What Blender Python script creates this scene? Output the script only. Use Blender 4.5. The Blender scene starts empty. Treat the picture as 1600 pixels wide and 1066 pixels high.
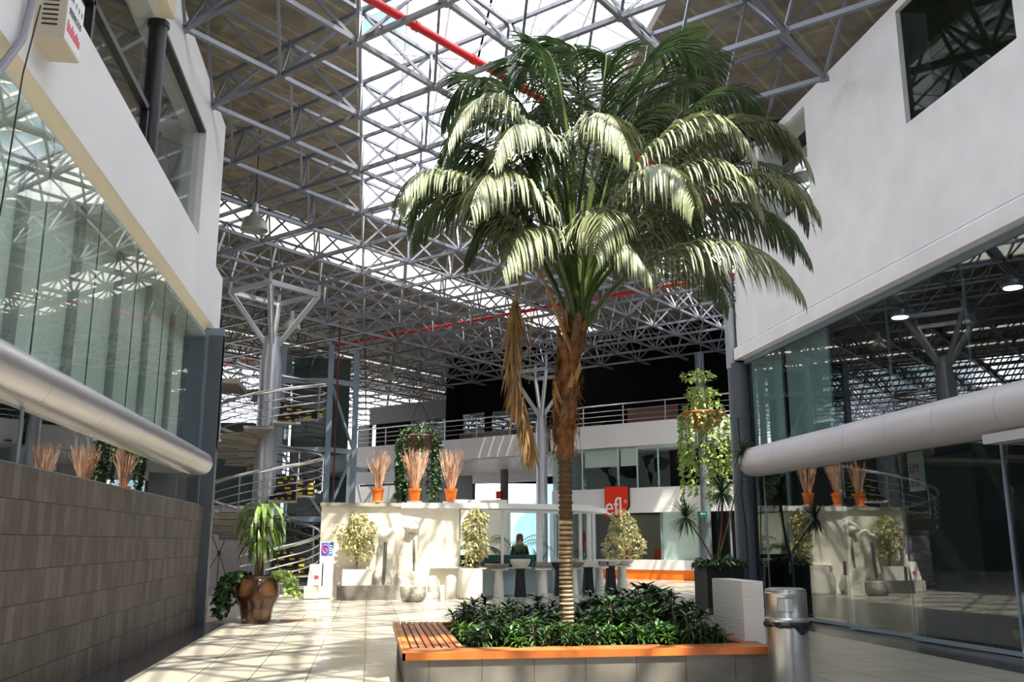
import bpy, math, random
from mathutils import Vector, Matrix, noise
R = math.radians
random.seed(7)
S = bpy.context.scene
C = S.collection

# ------------------------------------------------------------------ camera, sky, sun, exposure
cam = bpy.data.objects.new('camera', bpy.data.cameras.new('camera'))
C.objects.link(cam)
cam.location = (0, 0, 1.5)
cam.rotation_euler = (R(90 + 12.26), 0, R(-8.6))
cam.data.sensor_width = 36
cam.data.lens = 36 * 1450 / 1600
cam.data.clip_end = 400
S.camera = cam

W = bpy.data.worlds.new('sky')
S.world = W
W.use_nodes = True
nt = W.node_tree
bg = nt.nodes['Background']
tc = nt.nodes.new('ShaderNodeTexCoord')
no = nt.nodes.new('ShaderNodeTexNoise')
no.inputs['Scale'].default_value = 6.5
no.inputs['Detail'].default_value = 5
rp = nt.nodes.new('ShaderNodeValToRGB')
rp.color_ramp.elements[0].position = 0.40
rp.color_ramp.elements[0].color = (0.095, 0.148, 0.17, 1)
rp.color_ramp.elements[1].position = 0.55
rp.color_ramp.elements[1].color = (0.93, 0.93, 1.0, 1)
nt.links.new(tc.outputs['Generated'], no.inputs['Vector'])
nt.links.new(no.outputs['Fac'], rp.inputs['Fac'])
nt.links.new(rp.outputs['Color'], bg.inputs['Color'])
bg.inputs['Strength'].default_value = 6.8

sun = bpy.data.objects.new('sun', bpy.data.lights.new('sun', 'SUN'))
C.objects.link(sun)
sun.data.energy = 15.0
sun.data.angle = R(0.8)
sun.data.color = (1.0, 0.92, 0.77)
sun.rotation_euler = Vector((-2.0, 4.9, -11.5)).to_track_quat('-Z', 'Y').to_euler()

S.cycles.transparent_max_bounces = 24
S.view_settings.view_transform = 'Standard'
S.view_settings.look = 'None'
S.view_settings.exposure = 0.2
S.view_settings.gamma = 1.0
S.view_settings.use_curve_mapping = False

# ------------------------------------------------------------------ materials
def mat(name, col, rough=0.6, metal=0.0, var=0.0, vscale=6.0, bump=0.0, bscale=40.0, spec=0.5, trans=0.0):
    m = bpy.data.materials.new(name)
    m.use_nodes = True
    t = m.node_tree
    b = t.nodes['Principled BSDF']
    b.inputs['Roughness'].default_value = rough
    b.inputs['Metallic'].default_value = metal
    b.inputs['Specular IOR Level'].default_value = spec
    b.inputs['Base Color'].default_value = (*col, 1)
    co = t.nodes.new('ShaderNodeTexCoord')
    if var:
        n = t.nodes.new('ShaderNodeTexNoise')
        n.inputs['Scale'].default_value = vscale
        n.inputs['Detail'].default_value = 4
        r = t.nodes.new('ShaderNodeValToRGB')
        r.color_ramp.elements[0].position = 0.3
        r.color_ramp.elements[1].position = 0.7
        r.color_ramp.elements[0].color = tuple(c * (1 - var) for c in col) + (1,)
        r.color_ramp.elements[1].color = tuple(min(1, c * (1 + var)) for c in col) + (1,)
        t.links.new(co.outputs['Object'], n.inputs['Vector'])
        t.links.new(n.outputs['Fac'], r.inputs['Fac'])
        t.links.new(r.outputs['Color'], b.inputs['Base Color'])
    if bump:
        n2 = t.nodes.new('ShaderNodeTexNoise')
        n2.inputs['Scale'].default_value = bscale
        n2.inputs['Detail'].default_value = 3
        bp = t.nodes.new('ShaderNodeBump')
        bp.inputs['Strength'].default_value = bump
        bp.inputs['Distance'].default_value = 0.02
        t.links.new(co.outputs['Object'], n2.inputs['Vector'])
        t.links.new(n2.outputs['Fac'], bp.inputs['Height'])
        t.links.new(bp.outputs['Normal'], b.inputs['Normal'])
    if trans:
        tr = t.nodes.new('ShaderNodeBsdfTranslucent')
        tr.inputs['Color'].default_value = (*[min(1, c * 1.3) for c in col], 1)
        mx = t.nodes.new('ShaderNodeMixShader')
        mx.inputs[0].default_value = trans
        t.links.new(b.outputs[0], mx.inputs[1])
        t.links.new(tr.outputs[0], mx.inputs[2])
        t.links.new(mx.outputs[0], t.nodes['Material Output'].inputs['Surface'])
    return m

def glassmat(name, tint, f0=0.06, grazing=0.9, rough=0.0):
    m = bpy.data.materials.new(name)
    m.use_nodes = True
    t = m.node_tree
    t.nodes.remove(t.nodes['Principled BSDF'])
    lw = t.nodes.new('ShaderNodeLayerWeight')
    lw.inputs['Blend'].default_value = 0.5
    pw = t.nodes.new('ShaderNodeMath'); pw.operation = 'POWER'; pw.inputs[1].default_value = 4.0
    ma = t.nodes.new('ShaderNodeMath'); ma.operation = 'MULTIPLY_ADD'
    ma.inputs[1].default_value = grazing - f0; ma.inputs[2].default_value = f0
    tr = t.nodes.new('ShaderNodeBsdfTransparent'); tr.inputs['Color'].default_value = (*tint, 1)
    gl = t.nodes.new('ShaderNodeBsdfGlossy'); gl.inputs['Roughness'].default_value = rough
    mx = t.nodes.new('ShaderNodeMixShader')
    t.links.new(lw.outputs['Facing'], pw.inputs[0])
    t.links.new(pw.outputs[0], ma.inputs[0])
    t.links.new(ma.outputs[0], mx.inputs[0])
    t.links.new(tr.outputs[0], mx.inputs[1])
    t.links.new(gl.outputs[0], mx.inputs[2])
    t.links.new(mx.outputs[0], t.nodes['Material Output'].inputs['Surface'])
    return m

def gridmat(name, c1, c2, cm, bw, bh, ms, plane='XY', rough=0.5, spec=0.5, rot=0.0, var=0.15, bump=0.0, offset=0.5):
    """tiles / slabs: brick pattern laid on a plane of the object's own coordinates"""
    m = bpy.data.materials.new(name)
    m.use_nodes = True
    t = m.node_tree
    b = t.nodes['Principled BSDF']
    b.inputs['Roughness'].default_value = rough
    b.inputs['Specular IOR Level'].default_value = spec
    co = t.nodes.new('ShaderNodeTexCoord')
    sp = t.nodes.new('ShaderNodeSeparateXYZ')
    cb = t.nodes.new('ShaderNodeCombineXYZ')
    t.links.new(co.outputs['Object'], sp.inputs[0])
    t.links.new(sp.outputs[plane[0]], cb.inputs[0])
    t.links.new(sp.outputs[plane[1]], cb.inputs[1])
    mp = t.nodes.new('ShaderNodeMapping')
    mp.inputs['Rotation'].default_value = (0, 0, rot)
    t.links.new(cb.outputs[0], mp.inputs[0])
    br = t.nodes.new('ShaderNodeTexBrick')
    br.inputs['Color1'].default_value = (*c1, 1)
    br.inputs['Color2'].default_value = (*c2, 1)
    br.inputs['Mortar'].default_value = (*cm, 1)
    br.inputs['Scale'].default_value = 1
    br.inputs['Mortar Size'].default_value = ms
    br.inputs['Mortar Smooth'].default_value = 0.0
    br.inputs['Brick Width'].default_value = bw
    br.inputs['Row Height'].default_value = bh
    br.offset = offset
    t.links.new(mp.outputs[0], br.inputs['Vector'])
    n = t.nodes.new('ShaderNodeTexNoise')
    n.inputs['Scale'].default_value = 2.2
    n.inputs['Detail'].default_value = 8
    t.links.new(co.outputs['Object'], n.inputs['Vector'])
    mr = t.nodes.new('ShaderNodeMapRange')
    mr.inputs[1].default_value = 0.3; mr.inputs[2].default_value = 0.7
    mr.inputs[3].default_value = 1 - var; mr.inputs[4].default_value = 1 + var
    t.links.new(n.outputs['Fac'], mr.inputs[0])
    mu = t.nodes.new('ShaderNodeVectorMath'); mu.operation = 'SCALE'
    t.links.new(br.outputs['Color'], mu.inputs[0])
    t.links.new(mr.outputs[0], mu.inputs['Scale'])
    t.links.new(mu.outputs[0], b.inputs['Base Color'])
    if bump:
        n2 = t.nodes.new('ShaderNodeTexNoise'); n2.inputs['Scale'].default_value = 60
        bp = t.nodes.new('ShaderNodeBump'); bp.inputs['Strength'].default_value = bump; bp.inputs['Distance'].default_value = 0.01
        t.links.new(co.outputs['Object'], n2.inputs['Vector'])
        t.links.new(n2.outputs['Fac'], bp.inputs['Height'])
        t.links.new(bp.outputs['Normal'], b.inputs['Normal'])
    return m

def emit(name, col, s):
    m = bpy.data.materials.new(name)
    m.use_nodes = True
    b = m.node_tree.nodes['Principled BSDF']
    b.inputs['Base Color'].default_value = (*col, 1)
    b.inputs['Emission Color'].default_value = (*col, 1)
    b.inputs['Emission Strength'].default_value = s
    return m

K = dict(
    white=mat('white paint', (0.80, 0.79, 0.81), 0.55, var=0.03, vscale=0.8),
    render_wall=mat('white rough render', (0.80, 0.79, 0.81), 0.8, var=0.05, vscale=1.5, bump=0.15, bscale=30),
    cream=mat('cream wall paint', (0.84, 0.79, 0.68), 0.7, var=0.05, vscale=1.2),
    stucco=mat('white stucco', (0.78, 0.77, 0.75), 0.9, bump=0.8, bscale=38),
    soffit=mat('beige paint and floor bounce cream', (0.82, 0.74, 0.55), 0.6),  # chamfer: light bounced off the floor put into colour; header: plain beige
    steel=mat('grey painted steel', (0.175, 0.185, 0.22), 0.35, var=0.08, vscale=2, metal=0.2),
    colsteel=mat('silver painted column', (0.50, 0.52, 0.56), 0.3, metal=0.5),
    darksteel=mat('slate blue painted steel', (0.09, 0.105, 0.125), 0.4),
    bluesteel=mat('blue grey steel frame', (0.19, 0.25, 0.31), 0.4),
    chrome=mat('brushed stainless', (0.72, 0.72, 0.73), 0.25, metal=1.0),
    binmetal=mat('galvanised bin metal', (0.52, 0.53, 0.55), 0.33, metal=0.9, var=0.12, vscale=3),
    alu=mat('aluminium cladding', (0.66, 0.64, 0.66), 0.33, metal=0.8, var=0.03, vscale=1),
    alumatt=mat('matt grey cladding', (0.60, 0.57, 0.60), 0.55, metal=0.15, var=0.03, vscale=1),
    black=mat('black paint', (0.006, 0.006, 0.008), 0.45),
    rubber=mat('black rubber', (0.012, 0.012, 0.012), 0.6),
    bag=mat('black plastic bag', (0.012, 0.012, 0.014), 0.22, bump=0.8, bscale=22),
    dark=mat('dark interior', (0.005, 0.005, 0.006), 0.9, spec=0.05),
    teal_dark=mat('dark teal blind', (0.05, 0.07, 0.07), 0.8, var=0.1, vscale=2),
    blind=mat('pale green roller blind', (0.72, 0.80, 0.74), 0.8, var=0.08, vscale=0.7),
    blindpost=mat('grey post behind glass', (0.34, 0.38, 0.36), 0.6),
    greyblind=mat('grey teal roller blind', (0.70, 0.77, 0.76), 0.8),
    whiteblind=mat('white roller blind', (0.66, 0.72, 0.70), 0.8),
    red=mat('red pipe paint', (0.60, 0.02, 0.02), 0.35),
    signred=mat('sign red', (0.80, 0.035, 0.008), 0.4),
    darkred=mat('dark red paint', (0.09, 0.012, 0.012), 0.4),
    lettering=mat('white lettering', (0.85, 0.85, 0.85), 0.5),
    redletter=mat('red lettering', (0.55, 0.03, 0.04), 0.5),
    greyletter=mat('grey lettering', (0.17, 0.18, 0.21), 0.5),
    orange=mat('orange plinth', (0.90, 0.20, 0.012), 0.45),
    terracotta=mat('orange terracotta', (0.86, 0.20, 0.02), 0.55, var=0.08, vscale=9),
    saucer=mat('pale clay', (0.72, 0.46, 0.33), 0.7),
    twig=mat('dry reddish twig', (0.50, 0.25, 0.15), 0.8, var=0.3, vscale=4),
    twigpale=mat('dry pale twig', (0.66, 0.46, 0.33), 0.8, var=0.3, vscale=4),
    wood=mat('orange varnished wood', (0.58, 0.155, 0.03), 0.35, var=0.35, vscale=2.5),
    wooddark=mat('worn wood slat', (0.44, 0.16, 0.06), 0.5, var=0.4, vscale=3),
    soil=mat('dark soil', (0.02, 0.014, 0.01), 0.95, bump=0.9, bscale=30),
    glaze=mat('brown glazed ceramic', (0.095, 0.046, 0.020), 0.13, var=0.35, vscale=2.2),
    glazedark=mat('dark brown glazed band', (0.06, 0.022, 0.009), 0.13, var=0.3, vscale=3),
    beige=mat('beige painted stair', (0.36, 0.33, 0.27), 0.7, var=0.06),
    yellow=mat('yellow tread strip', (0.85, 0.52, 0.02), 0.5),
    bark=mat('palm bark', (0.16, 0.095, 0.045), 0.9, var=0.35, vscale=14, bump=0.5, bscale=30),
    bark_sunlit=mat('ringed bark with sunlight in colour', (0.60, 0.47, 0.31), 0.85, var=0.3, vscale=10),  # sunlight on the lower trunk put into the ring colour
    ring=mat('dark palm ring scar', (0.10, 0.065, 0.035), 0.9),
    fibre=mat('brown palm fibre', (0.20, 0.082, 0.025), 0.9, var=0.75, vscale=9, bump=0.9, bscale=35),
    boot=mat('pale cut frond base', (0.42, 0.22, 0.09), 0.8, var=0.3, vscale=9),
    deadleaf=mat('dead brown leaf', (0.34, 0.205, 0.085), 0.85, var=0.4, vscale=6),
    petiole=mat('green frond stalk', (0.060, 0.10, 0.022), 0.4, var=0.2),
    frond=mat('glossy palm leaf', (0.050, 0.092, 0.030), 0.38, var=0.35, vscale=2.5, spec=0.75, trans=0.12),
    frond_sunlit=mat('palm leaf with sunlight in colour', (0.20, 0.225, 0.115), 0.42, var=0.25, vscale=2.5, spec=0.7, trans=0.12),  # paler copy of the palm leaf, sunlight on fronds put into its colour
    shrub=mat('dark dracaena leaf', (0.030, 0.080, 0.017), 0.3, var=0.5, vscale=5, spec=0.6, trans=0.08),
    shrubnew=mat('fresh dracaena leaf', (0.085, 0.20, 0.025), 0.33, var=0.4, vscale=5, spec=0.6, trans=0.1),
    stem=mat('tan plant stem', (0.20, 0.13, 0.07), 0.8, var=0.3),
    corn=mat('corn plant leaf', (0.10, 0.17, 0.03), 0.4, var=0.55, vscale=7, trans=0.15),
    ivy=mat('dark ivy leaf', (0.035, 0.085, 0.02), 0.45, var=0.5, vscale=8, trans=0.1),
    pothos=mat('pale green trailing leaf', (0.26, 0.36, 0.09), 0.45, var=0.5, vscale=7, trans=0.2),
    ficus=mat('ficus leaf with sunlight in colour', (0.47, 0.44, 0.21), 0.5, var=0.35, vscale=8, trans=0.2),  # yellow of sun on the ficus leaves is part of the colour
    basket=mat('rust wicker basket', (0.35, 0.10, 0.03), 0.7, var=0.4, vscale=12),
    chain=mat('dark chain', (0.03, 0.02, 0.02), 0.5, metal=0.5),
    stone=mat('pale carved stone', (0.66, 0.62, 0.54), 0.9, var=0.22, vscale=9, bump=0.9, bscale=18),
    basinstone=mat('grey granite basin', (0.40, 0.38, 0.33), 0.6, var=0.35, vscale=13),
    benchstone=mat('brushed grey bench block', (0.15, 0.135, 0.115), 0.38, var=0.4, vscale=2.5),
    plaster=mat('white plaster pedestal', (0.76, 0.72, 0.65), 0.7, var=0.05),
    greybowl=mat('grey stone bowl', (0.22, 0.21, 0.19), 0.6, var=0.15, vscale=10),
    palebowl=mat('pale stone bowl', (0.62, 0.57, 0.50), 0.6, var=0.08),
    teal=mat('teal planter', (0.025, 0.13, 0.125), 0.4),
    paleteal=mat('pale teal panel', (0.46, 0.62, 0.64), 0.5),
    poster=mat('blue poster', (0.08, 0.16, 0.60), 0.5, var=0.5, vscale=9),
    cyan=mat('pale cyan print', (0.42, 0.70, 0.85), 0.5),
    pink=mat('pink red ring', (0.75, 0.05, 0.16), 0.5),
    green=mat('exit sign green', (0.01, 0.22, 0.10), 0.5),
    skin=mat('skin', (0.50, 0.29, 0.20), 0.6),
    hair=mat('brown hair', (0.10, 0.03, 0.012), 0.6),
    cloth=mat('black clothing', (0.010, 0.010, 0.012), 0.9),
    chair=mat('red upholstery', (0.60, 0.06, 0.012), 0.7),
    map=mat('black wall map', (0.006, 0.006, 0.008), 0.6),
    office=mat('office wall', (0.58, 0.61, 0.58), 0.8),
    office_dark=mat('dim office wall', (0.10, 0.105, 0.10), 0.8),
    officewarm=mat('warm office wall', (0.52, 0.50, 0.38), 0.8),
    pinkwall=mat('lilac grey panel', (0.40, 0.36, 0.37), 0.8),
    boxcream=mat('cream plastic box', (0.62, 0.54, 0.43), 0.45),
    cable=mat('grey conduit', (0.30, 0.29, 0.36), 0.5),
    translucent=mat('translucent roof sheet', (0.84, 0.80, 0.76), 0.6, trans=0.4),
    granite=mat('dark polished granite', (0.045, 0.044, 0.046), 0.16, var=0.3, vscale=18),
    wallgrey=mat('grey wall', (0.20, 0.20, 0.21), 0.8),
    brickred=mat('brownish red brick', (0.20, 0.10, 0.08), 0.9),
    lampglass=mat('frosted lamp reflector', (0.42, 0.42, 0.40), 0.25, spec=0.8, trans=0.3),
    lamp_on=emit('lit lamp', (0.9, 0.97, 1.0), 14),
    floor=gridmat('polished cream floor tile', (0.40, 0.375, 0.325), (0.37, 0.345, 0.30), (0.08, 0.075, 0.065), 0.64, 1.55, 0.006, 'XY', 0.22, 0.5, var=0.08, offset=0.0),
    stonewall=gridmat('dark brown stone slabs', (0.075, 0.062, 0.052), (0.120, 0.102, 0.088), (0.012, 0.011, 0.010), 0.205, 0.314, 0.0045, 'YZ', 0.8, var=0.22, bump=0.35),
    planterstone=gridmat('grey planter slabs', (0.14, 0.13, 0.115), (0.20, 0.185, 0.16), (0.05, 0.05, 0.045), 0.52, 2.0, 0.004, 'XZ', 0.5, var=0.3),
    ceiling=gridmat('brown grey roof panels', (0.29, 0.255, 0.19), (0.235, 0.205, 0.15), (0.38, 0.34, 0.27), 9.0, 0.71, 0.03, 'XY', 0.9, rot=R(-45), var=0.3),
    g_left=glassmat('pale reflective glazing', (0.95, 0.98, 0.96), 0.07, 0.55),
    g_dark=glassmat('dim upper glazing', (0.3, 0.36, 0.32), 0.015, 0.12),
    g_mirror=glassmat('mirror like strip glazing', (0.6, 0.64, 0.62), 0.25, 1.0),
    g_right=glassmat('dark reflective glazing', (0.66, 0.74, 0.74), 0.12, 0.95),
    g_clear=glassmat('clear glazing', (0.93, 0.97, 0.96), 0.03, 0.25),
    g_sky=glassmat('skylight glazing', (0.97, 0.98, 0.98), 0.03, 0.3),
)

# ------------------------------------------------------------------ mesh helpers
class M:
    def __init__(s):
        s.v = []; s.f = []; s.mi = []; s.cur = 0
    def add(s, vs, fs):
        o = len(s.v)
        s.v += [tuple(p) for p in vs]
        s.f += [[i + o for i in q] for q in fs]
        s.mi += [s.cur] * len(fs)
        return s
    def box(s, x0, x1, y0, y1, z0, z1):
        return s.add([(x, y, z) for z in (z0, z1) for y in (y0, y1) for x in (x0, x1)],
                     [(0, 2, 3, 1), (4, 5, 7, 6), (0, 1, 5, 4), (1, 3, 7, 5), (3, 2, 6, 7), (2, 0, 4, 6)])
    def obox(s, c, ux, uy, uz, hx, hy, hz):
        c, ux, uy, uz = Vector(c), Vector(ux), Vector(uy), Vector(uz)
        vs = [c + ux * (hx * a) + uy * (hy * b) + uz * (hz * d) for d in (-1, 1) for b in (-1, 1) for a in (-1, 1)]
        return s.add(vs, [(0, 2, 3, 1), (4, 5, 7, 6), (0, 1, 5, 4), (1, 3, 7, 5), (3, 2, 6, 7), (2, 0, 4, 6)])
    def bar(s, p, q, w, h=None):
        p, q = Vector(p), Vector(q)
        d = (q - p)
        L = d.length
        if L < 1e-6: return s
        d.normalize()
        up = Vector((0, 0, 1)) if abs(d.z) < 0.95 else Vector((0, 1, 0))
        a = d.cross(up).normalized()
        b = a.cross(d).normalized()
        return s.obox((p + q) / 2, d, a, b, L / 2, w / 2, (h or w) / 2)
    def path(s, pts, r, n=8, caps=True):
        pts = [Vector(p) for p in pts]
        rs = r if isinstance(r, (list, tuple)) else [r] * len(pts)
        vs = []; fs = []
        a = None
        for i, p in enumerate(pts):
            d = (pts[min(i + 1, len(pts) - 1)] - pts[max(i - 1, 0)]).normalized()
            if a is None:
                up = Vector((0, 0, 1)) if abs(d.z) < 0.9 else Vector((1, 0, 0))
                a = d.cross(up).normalized()
            else:
                a = (a - d * a.dot(d)).normalized()
            b = d.cross(a)
            for k in range(n):
                t = 2 * math.pi * k / n
                vs.append(p + (a * math.cos(t) + b * math.sin(t)) * rs[i])
        for i in range(len(pts) - 1):
            for k in range(n):
                fs.append((i * n + k, i * n + (k + 1) % n, (i + 1) * n + (k + 1) % n, (i + 1) * n + k))
        if caps:
            fs.append(tuple(range(n))[::-1])
            fs.append(tuple(range((len(pts) - 1) * n, len(pts) * n)))
        return s.add(vs, fs)
    def tube(s, p, q, r, n=8): return s.path([p, q], r, n)
    def lathe(s, prof, c=(0, 0, 0), n=24, sq=None):
        vs = []; fs = []
        for r, z in prof:
            for k in range(n):
                t = 2 * math.pi * (k + 0.5) / n
                vs.append((c[0] + r * math.cos(t), c[1] + r * math.sin(t), c[2] + z))
        for i in range(len(prof) - 1):
            for k in range(n):
                fs.append((i * n + k, i * n + (k + 1) % n, (i + 1) * n + (k + 1) % n, (i + 1) * n + k))
        fs.append(tuple(range(n))[::-1])
        fs.append(tuple(range((len(prof) - 1) * n, len(prof) * n)))
        return s.add(vs, fs)
    def prism(s, pts, ext):
        n = len(pts)
        e = Vector(ext)
        a = [Vector(p) for p in pts]
        nr = Vector((0, 0, 0))
        for i in range(n):
            nr += a[i].cross(a[(i + 1) % n])
        if nr.dot(e) < 0: a = a[::-1]
        vs = a + [p + e for p in a]
        fs = [tuple(range(n))[::-1], tuple(range(n, 2 * n))] + [(i, (i + 1) % n, n + (i + 1) % n, n + i) for i in range(n)]
        return s.add(vs, fs)
    def leaf(s, p, d, nrm, L, w, droop=0.3, seg=3, fold=0.25):
        """one blade: a folded, drooping strip that narrows to its tip"""
        p, d, nrm = Vector(p), Vector(d).normalized(), Vector(nrm)
        side = d.cross(nrm)
        if side.length < 1e-4: side = d.cross(Vector((1, 0.3, 0.2)))
        side.normalize()
        vs = []; q = p.copy(); dd = d.copy()
        prof = {2: (0.5, 1.0, 0.0), 3: (0.45, 1.0, 0.7, 0.0), 4: (0.4, 0.95, 1.0, 0.65, 0.0)}[seg]
        for i in range(seg + 1):
            ww = w * prof[i] / 2
            up = side.cross(dd).normalized()
            vs += [q - side * ww + up * (ww * fold), q.copy(), q + side * ww + up * (ww * fold)]
            dd = (dd + Vector((0, 0, -droop / seg * (1 + i * 0.5)))).normalized()
            q = q + dd * (L / seg)
        fs = []
        for i in range(seg):
            a = i * 3
            fs += [(a, a + 1, a + 4, a + 3), (a + 1, a + 2, a + 5, a + 4)]
        return s.add(vs, fs)
    def build(s, name, mt, parent=None, smooth=False, **props):
        me = bpy.data.meshes.new(name)
        off = Vector((0, 0, 0))
        if parent is not None: off = worldloc(parent)
        vs = [tuple(Vector(p) - off) for p in s.v] if off.length else s.v
        me.from_pydata(vs, [], s.f)
        ms = mt if isinstance(mt, (list, tuple)) else [mt]
        for x in ms: me.materials.append(K[x])
        if len(ms) > 1: me.polygons.foreach_set('material_index', s.mi)
        if smooth:
            me.polygons.foreach_set('use_smooth', [True] * len(me.polygons))
            try: me.set_sharp_from_angle(angle=R(40))
            except Exception: pass
        me.update()
        o = bpy.data.objects.new(name, me)
        C.objects.link(o)
        if parent is not None: o.parent = parent
        for k, v in props.items(): o[k] = v
        return o

def worldloc(o):
    v = Vector((0, 0, 0))
    while o is not None:
        v = v + o.location
        o = o.parent
    return v
def thing(name, label, cat, loc=(0, 0, 0), group=None):
    o = bpy.data.objects.new(name, None)
    C.objects.link(o)
    o.location = loc
    o.empty_display_size = 0.2
    o['label'] = label; o['category'] = cat
    if group: o['group'] = group
    return o
def tag(o, label, cat, group=None):
    o['label'] = label; o['category'] = cat
    if group: o['group'] = group
    return o
def struct(o): o['kind'] = 'structure'; return o
def kids(o): return [c for c in C.objects if c.parent == o]
def dup(root, loc, label=None, rotz=None, scale=None):
    r = root.copy(); C.objects.link(r); r.location = loc
    if rotz is not None: r.rotation_euler = (0, 0, rotz)
    if scale is not None: r.scale = (scale,) * 3 if not isinstance(scale, tuple) else scale
    if label: r['label'] = label
    for ch in kids(root):
        c = ch.copy(); C.objects.link(c); c.parent = r
        for g in kids(ch):
            d = g.copy(); C.objects.link(d); d.parent = c
    return r
def text_verts(body, size):
    cu = bpy.data.curves.new('lettering', 'FONT')
    cu.body = body; cu.size = size; cu.align_x = 'CENTER'; cu.align_y = 'CENTER'
    cu.extrude = 0.004
    o = bpy.data.objects.new('lettering', cu)
    C.objects.link(o)
    me = bpy.data.meshes.new_from_object(o)
    vs = [v.co.copy() for v in me.vertices]; fs = [tuple(p.vertices) for p in me.polygons]
    bpy.data.objects.remove(o); bpy.data.curves.remove(cu); bpy.data.meshes.remove(me)
    return vs, fs
def lettering(body, size, c, ux, uy, squash=1.0):
    vs, fs = text_verts(body, size)
    ux, uy = Vector(ux), Vector(uy)
    un = ux.cross(uy)
    m = M()
    m.add([Vector(c) + ux * (v.x * squash) + uy * v.y + un * v.z for v in vs], fs)
    return m
rnd = random.uniform
def rv(): return Vector((rnd(-1, 1), rnd(-1, 1), rnd(-1, 1)))
# ------------------------------------------------------------------ setting: floor
struct(M().box(-45, 45, -14, 95, -0.3, 0).build('floor', 'floor'))
struct(M().box(-3.15, -2.62, -8, 18.9, 0, 0.004).build('trim_1', 'granite'))
struct(M().box(7.62, 8.5, -8, 20.0, 0, 0.004).build('trim_2', 'granite'))

# ------------------------------------------------------------------ setting: left building
LY0 = -8.0
struct(M().box(-3.75, -3.15, LY0, 18.75, 0, 2.19).build('wall_left', 'stonewall'))
w = struct(bpy.data.objects.new('window_1', None)); C.objects.link(w)
m = M()
ys = [LY0, 1.8, 3.66, 5.5, 7.37, 9.22, 11.03, 12.92, 14.4, 15.85, 17.3, 18.72]
for a, b in zip(ys, ys[1:]): m.box(-3.252, -3.244, a + .006, b - .006, 2.2, 2.74)
m.build('pane', 'g_mirror', w)
m = M()
m.box(-3.27, -3.22, LY0, 18.74, 2.19, 2.215)
for y in (9.22, 18.66): m.box(-3.30, -3.235, y - .03, y + .03, 2.2, 2.74)
m.build('window_frame', 'bluesteel', w)
# the room behind the strip window and the first-floor glazing
struct(M().box(-9.2, -9, LY0, 19.2, 0, 10.2).build('wall_left_inner', 'office_dark'))
struct(M().box(-9, -3.45, LY0, 19.1, 2.75, 3.28).build('ceiling_left_ground', 'whiteblind'))
struct(M().box(-9, -3.4, LY0, 19.1, 5.72, 6.3).build('ceiling_left_first', 'office_dark'))
def bull(xw, sgn, z0, z1, out, y0, seams, y1, name, mt='alu'):
    prof = []
    zc = (z0 + z1) / 2; h = (z1 - z0) / 2
    for k in range(15):
        t = -math.pi / 2 + math.pi * k / 14
        prof.append((xw + sgn * out * (math.cos(t) ** 0.75 if math.cos(t) > 1e-6 else 0), zc + h * math.sin(t)))
    prof.append((xw - sgn * 0.12, z1)); prof.append((xw - sgn * 0.12, z0))
    m = M()
    e = [y0] + seams + [y1]
    for a, b in zip(e, e[1:]):
        m.prism([(x, a + .004, z) for x, z in prof], (0, b - a - .008, 0))
    m.cur = 1
    m.prism([(xw + (x - xw) * 0.97, y0 + .01, zc + (z - zc) * .97) for x, z in prof], (0, y1 - y0 - .02, 0))
    return struct(m.build(name, [mt, 'darksteel'], smooth=True))
bull(-3.24, 1, 2.74, 3.19, 0.27, LY0, [-.2, 1.7, 3.55, 5.4, 7.25, 9.12, 10.95, 12.75, 14.6, 16.45], 18.35, 'trim_3')
w = struct(bpy.data.objects.new('window_2', None)); C.objects.link(w)
js = [LY0, 2.2, 4.0, 5.9, 7.7, 9.53, 11.35, 13.2, 15.0, 16.85, 18.75]
m = M()
for a, b in zip(js, js[1:]): m.box(-3.33, -3.32, a + .009, b - .009, 3.30, 5.58)
m.build('pane', 'g_left', w)
m = M()
for a in js[1:]: m.box(-3.345, -3.335, a - .012, a + .012, 3.30, 5.58)
m.build('joint', 'darksteel', w)
m = M()
for a in js[1:-1]: m.box(-3.64, -3.58, a + .02, a + .24, 3.30, 5.7)
m.build('post', 'blindpost', w)
M().box(-3.66, -3.64, LY0, 18.2, 3.3, 5.7).build('blind', 'blind', w)
struct(M().box(-3.80, -3.0, 18.8, 18.98, 3.3, 5.7).build('trim_4', 'bluesteel'))
# end column of the left building
struct(M().box(-3.27, -3.0, 18.78, 19.02, 0, 5.55).build('trim_5', 'darksteel'))
# fascia and the chamfer below it, floor bounce painted in as cream
m = M(); m.box(-3.9, -3.26, LY0, 19.85, 5.80, 7.02).build('wall_left_fascia', 'white')['kind'] = 'structure'
m = M(); m.prism([(-3.27, LY0, 5.80), (-3.40, LY0, 5.60), (-3.9, LY0, 5.60), (-3.9, LY0, 5.80)], (0, 27.8, 0))
struct(m.build('trim_6', 'soffit'))
struct(M().box(-3.9, -3.34, LY0, 19.7, 5.52, 5.60).build('trim_7', 'office'))
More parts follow.
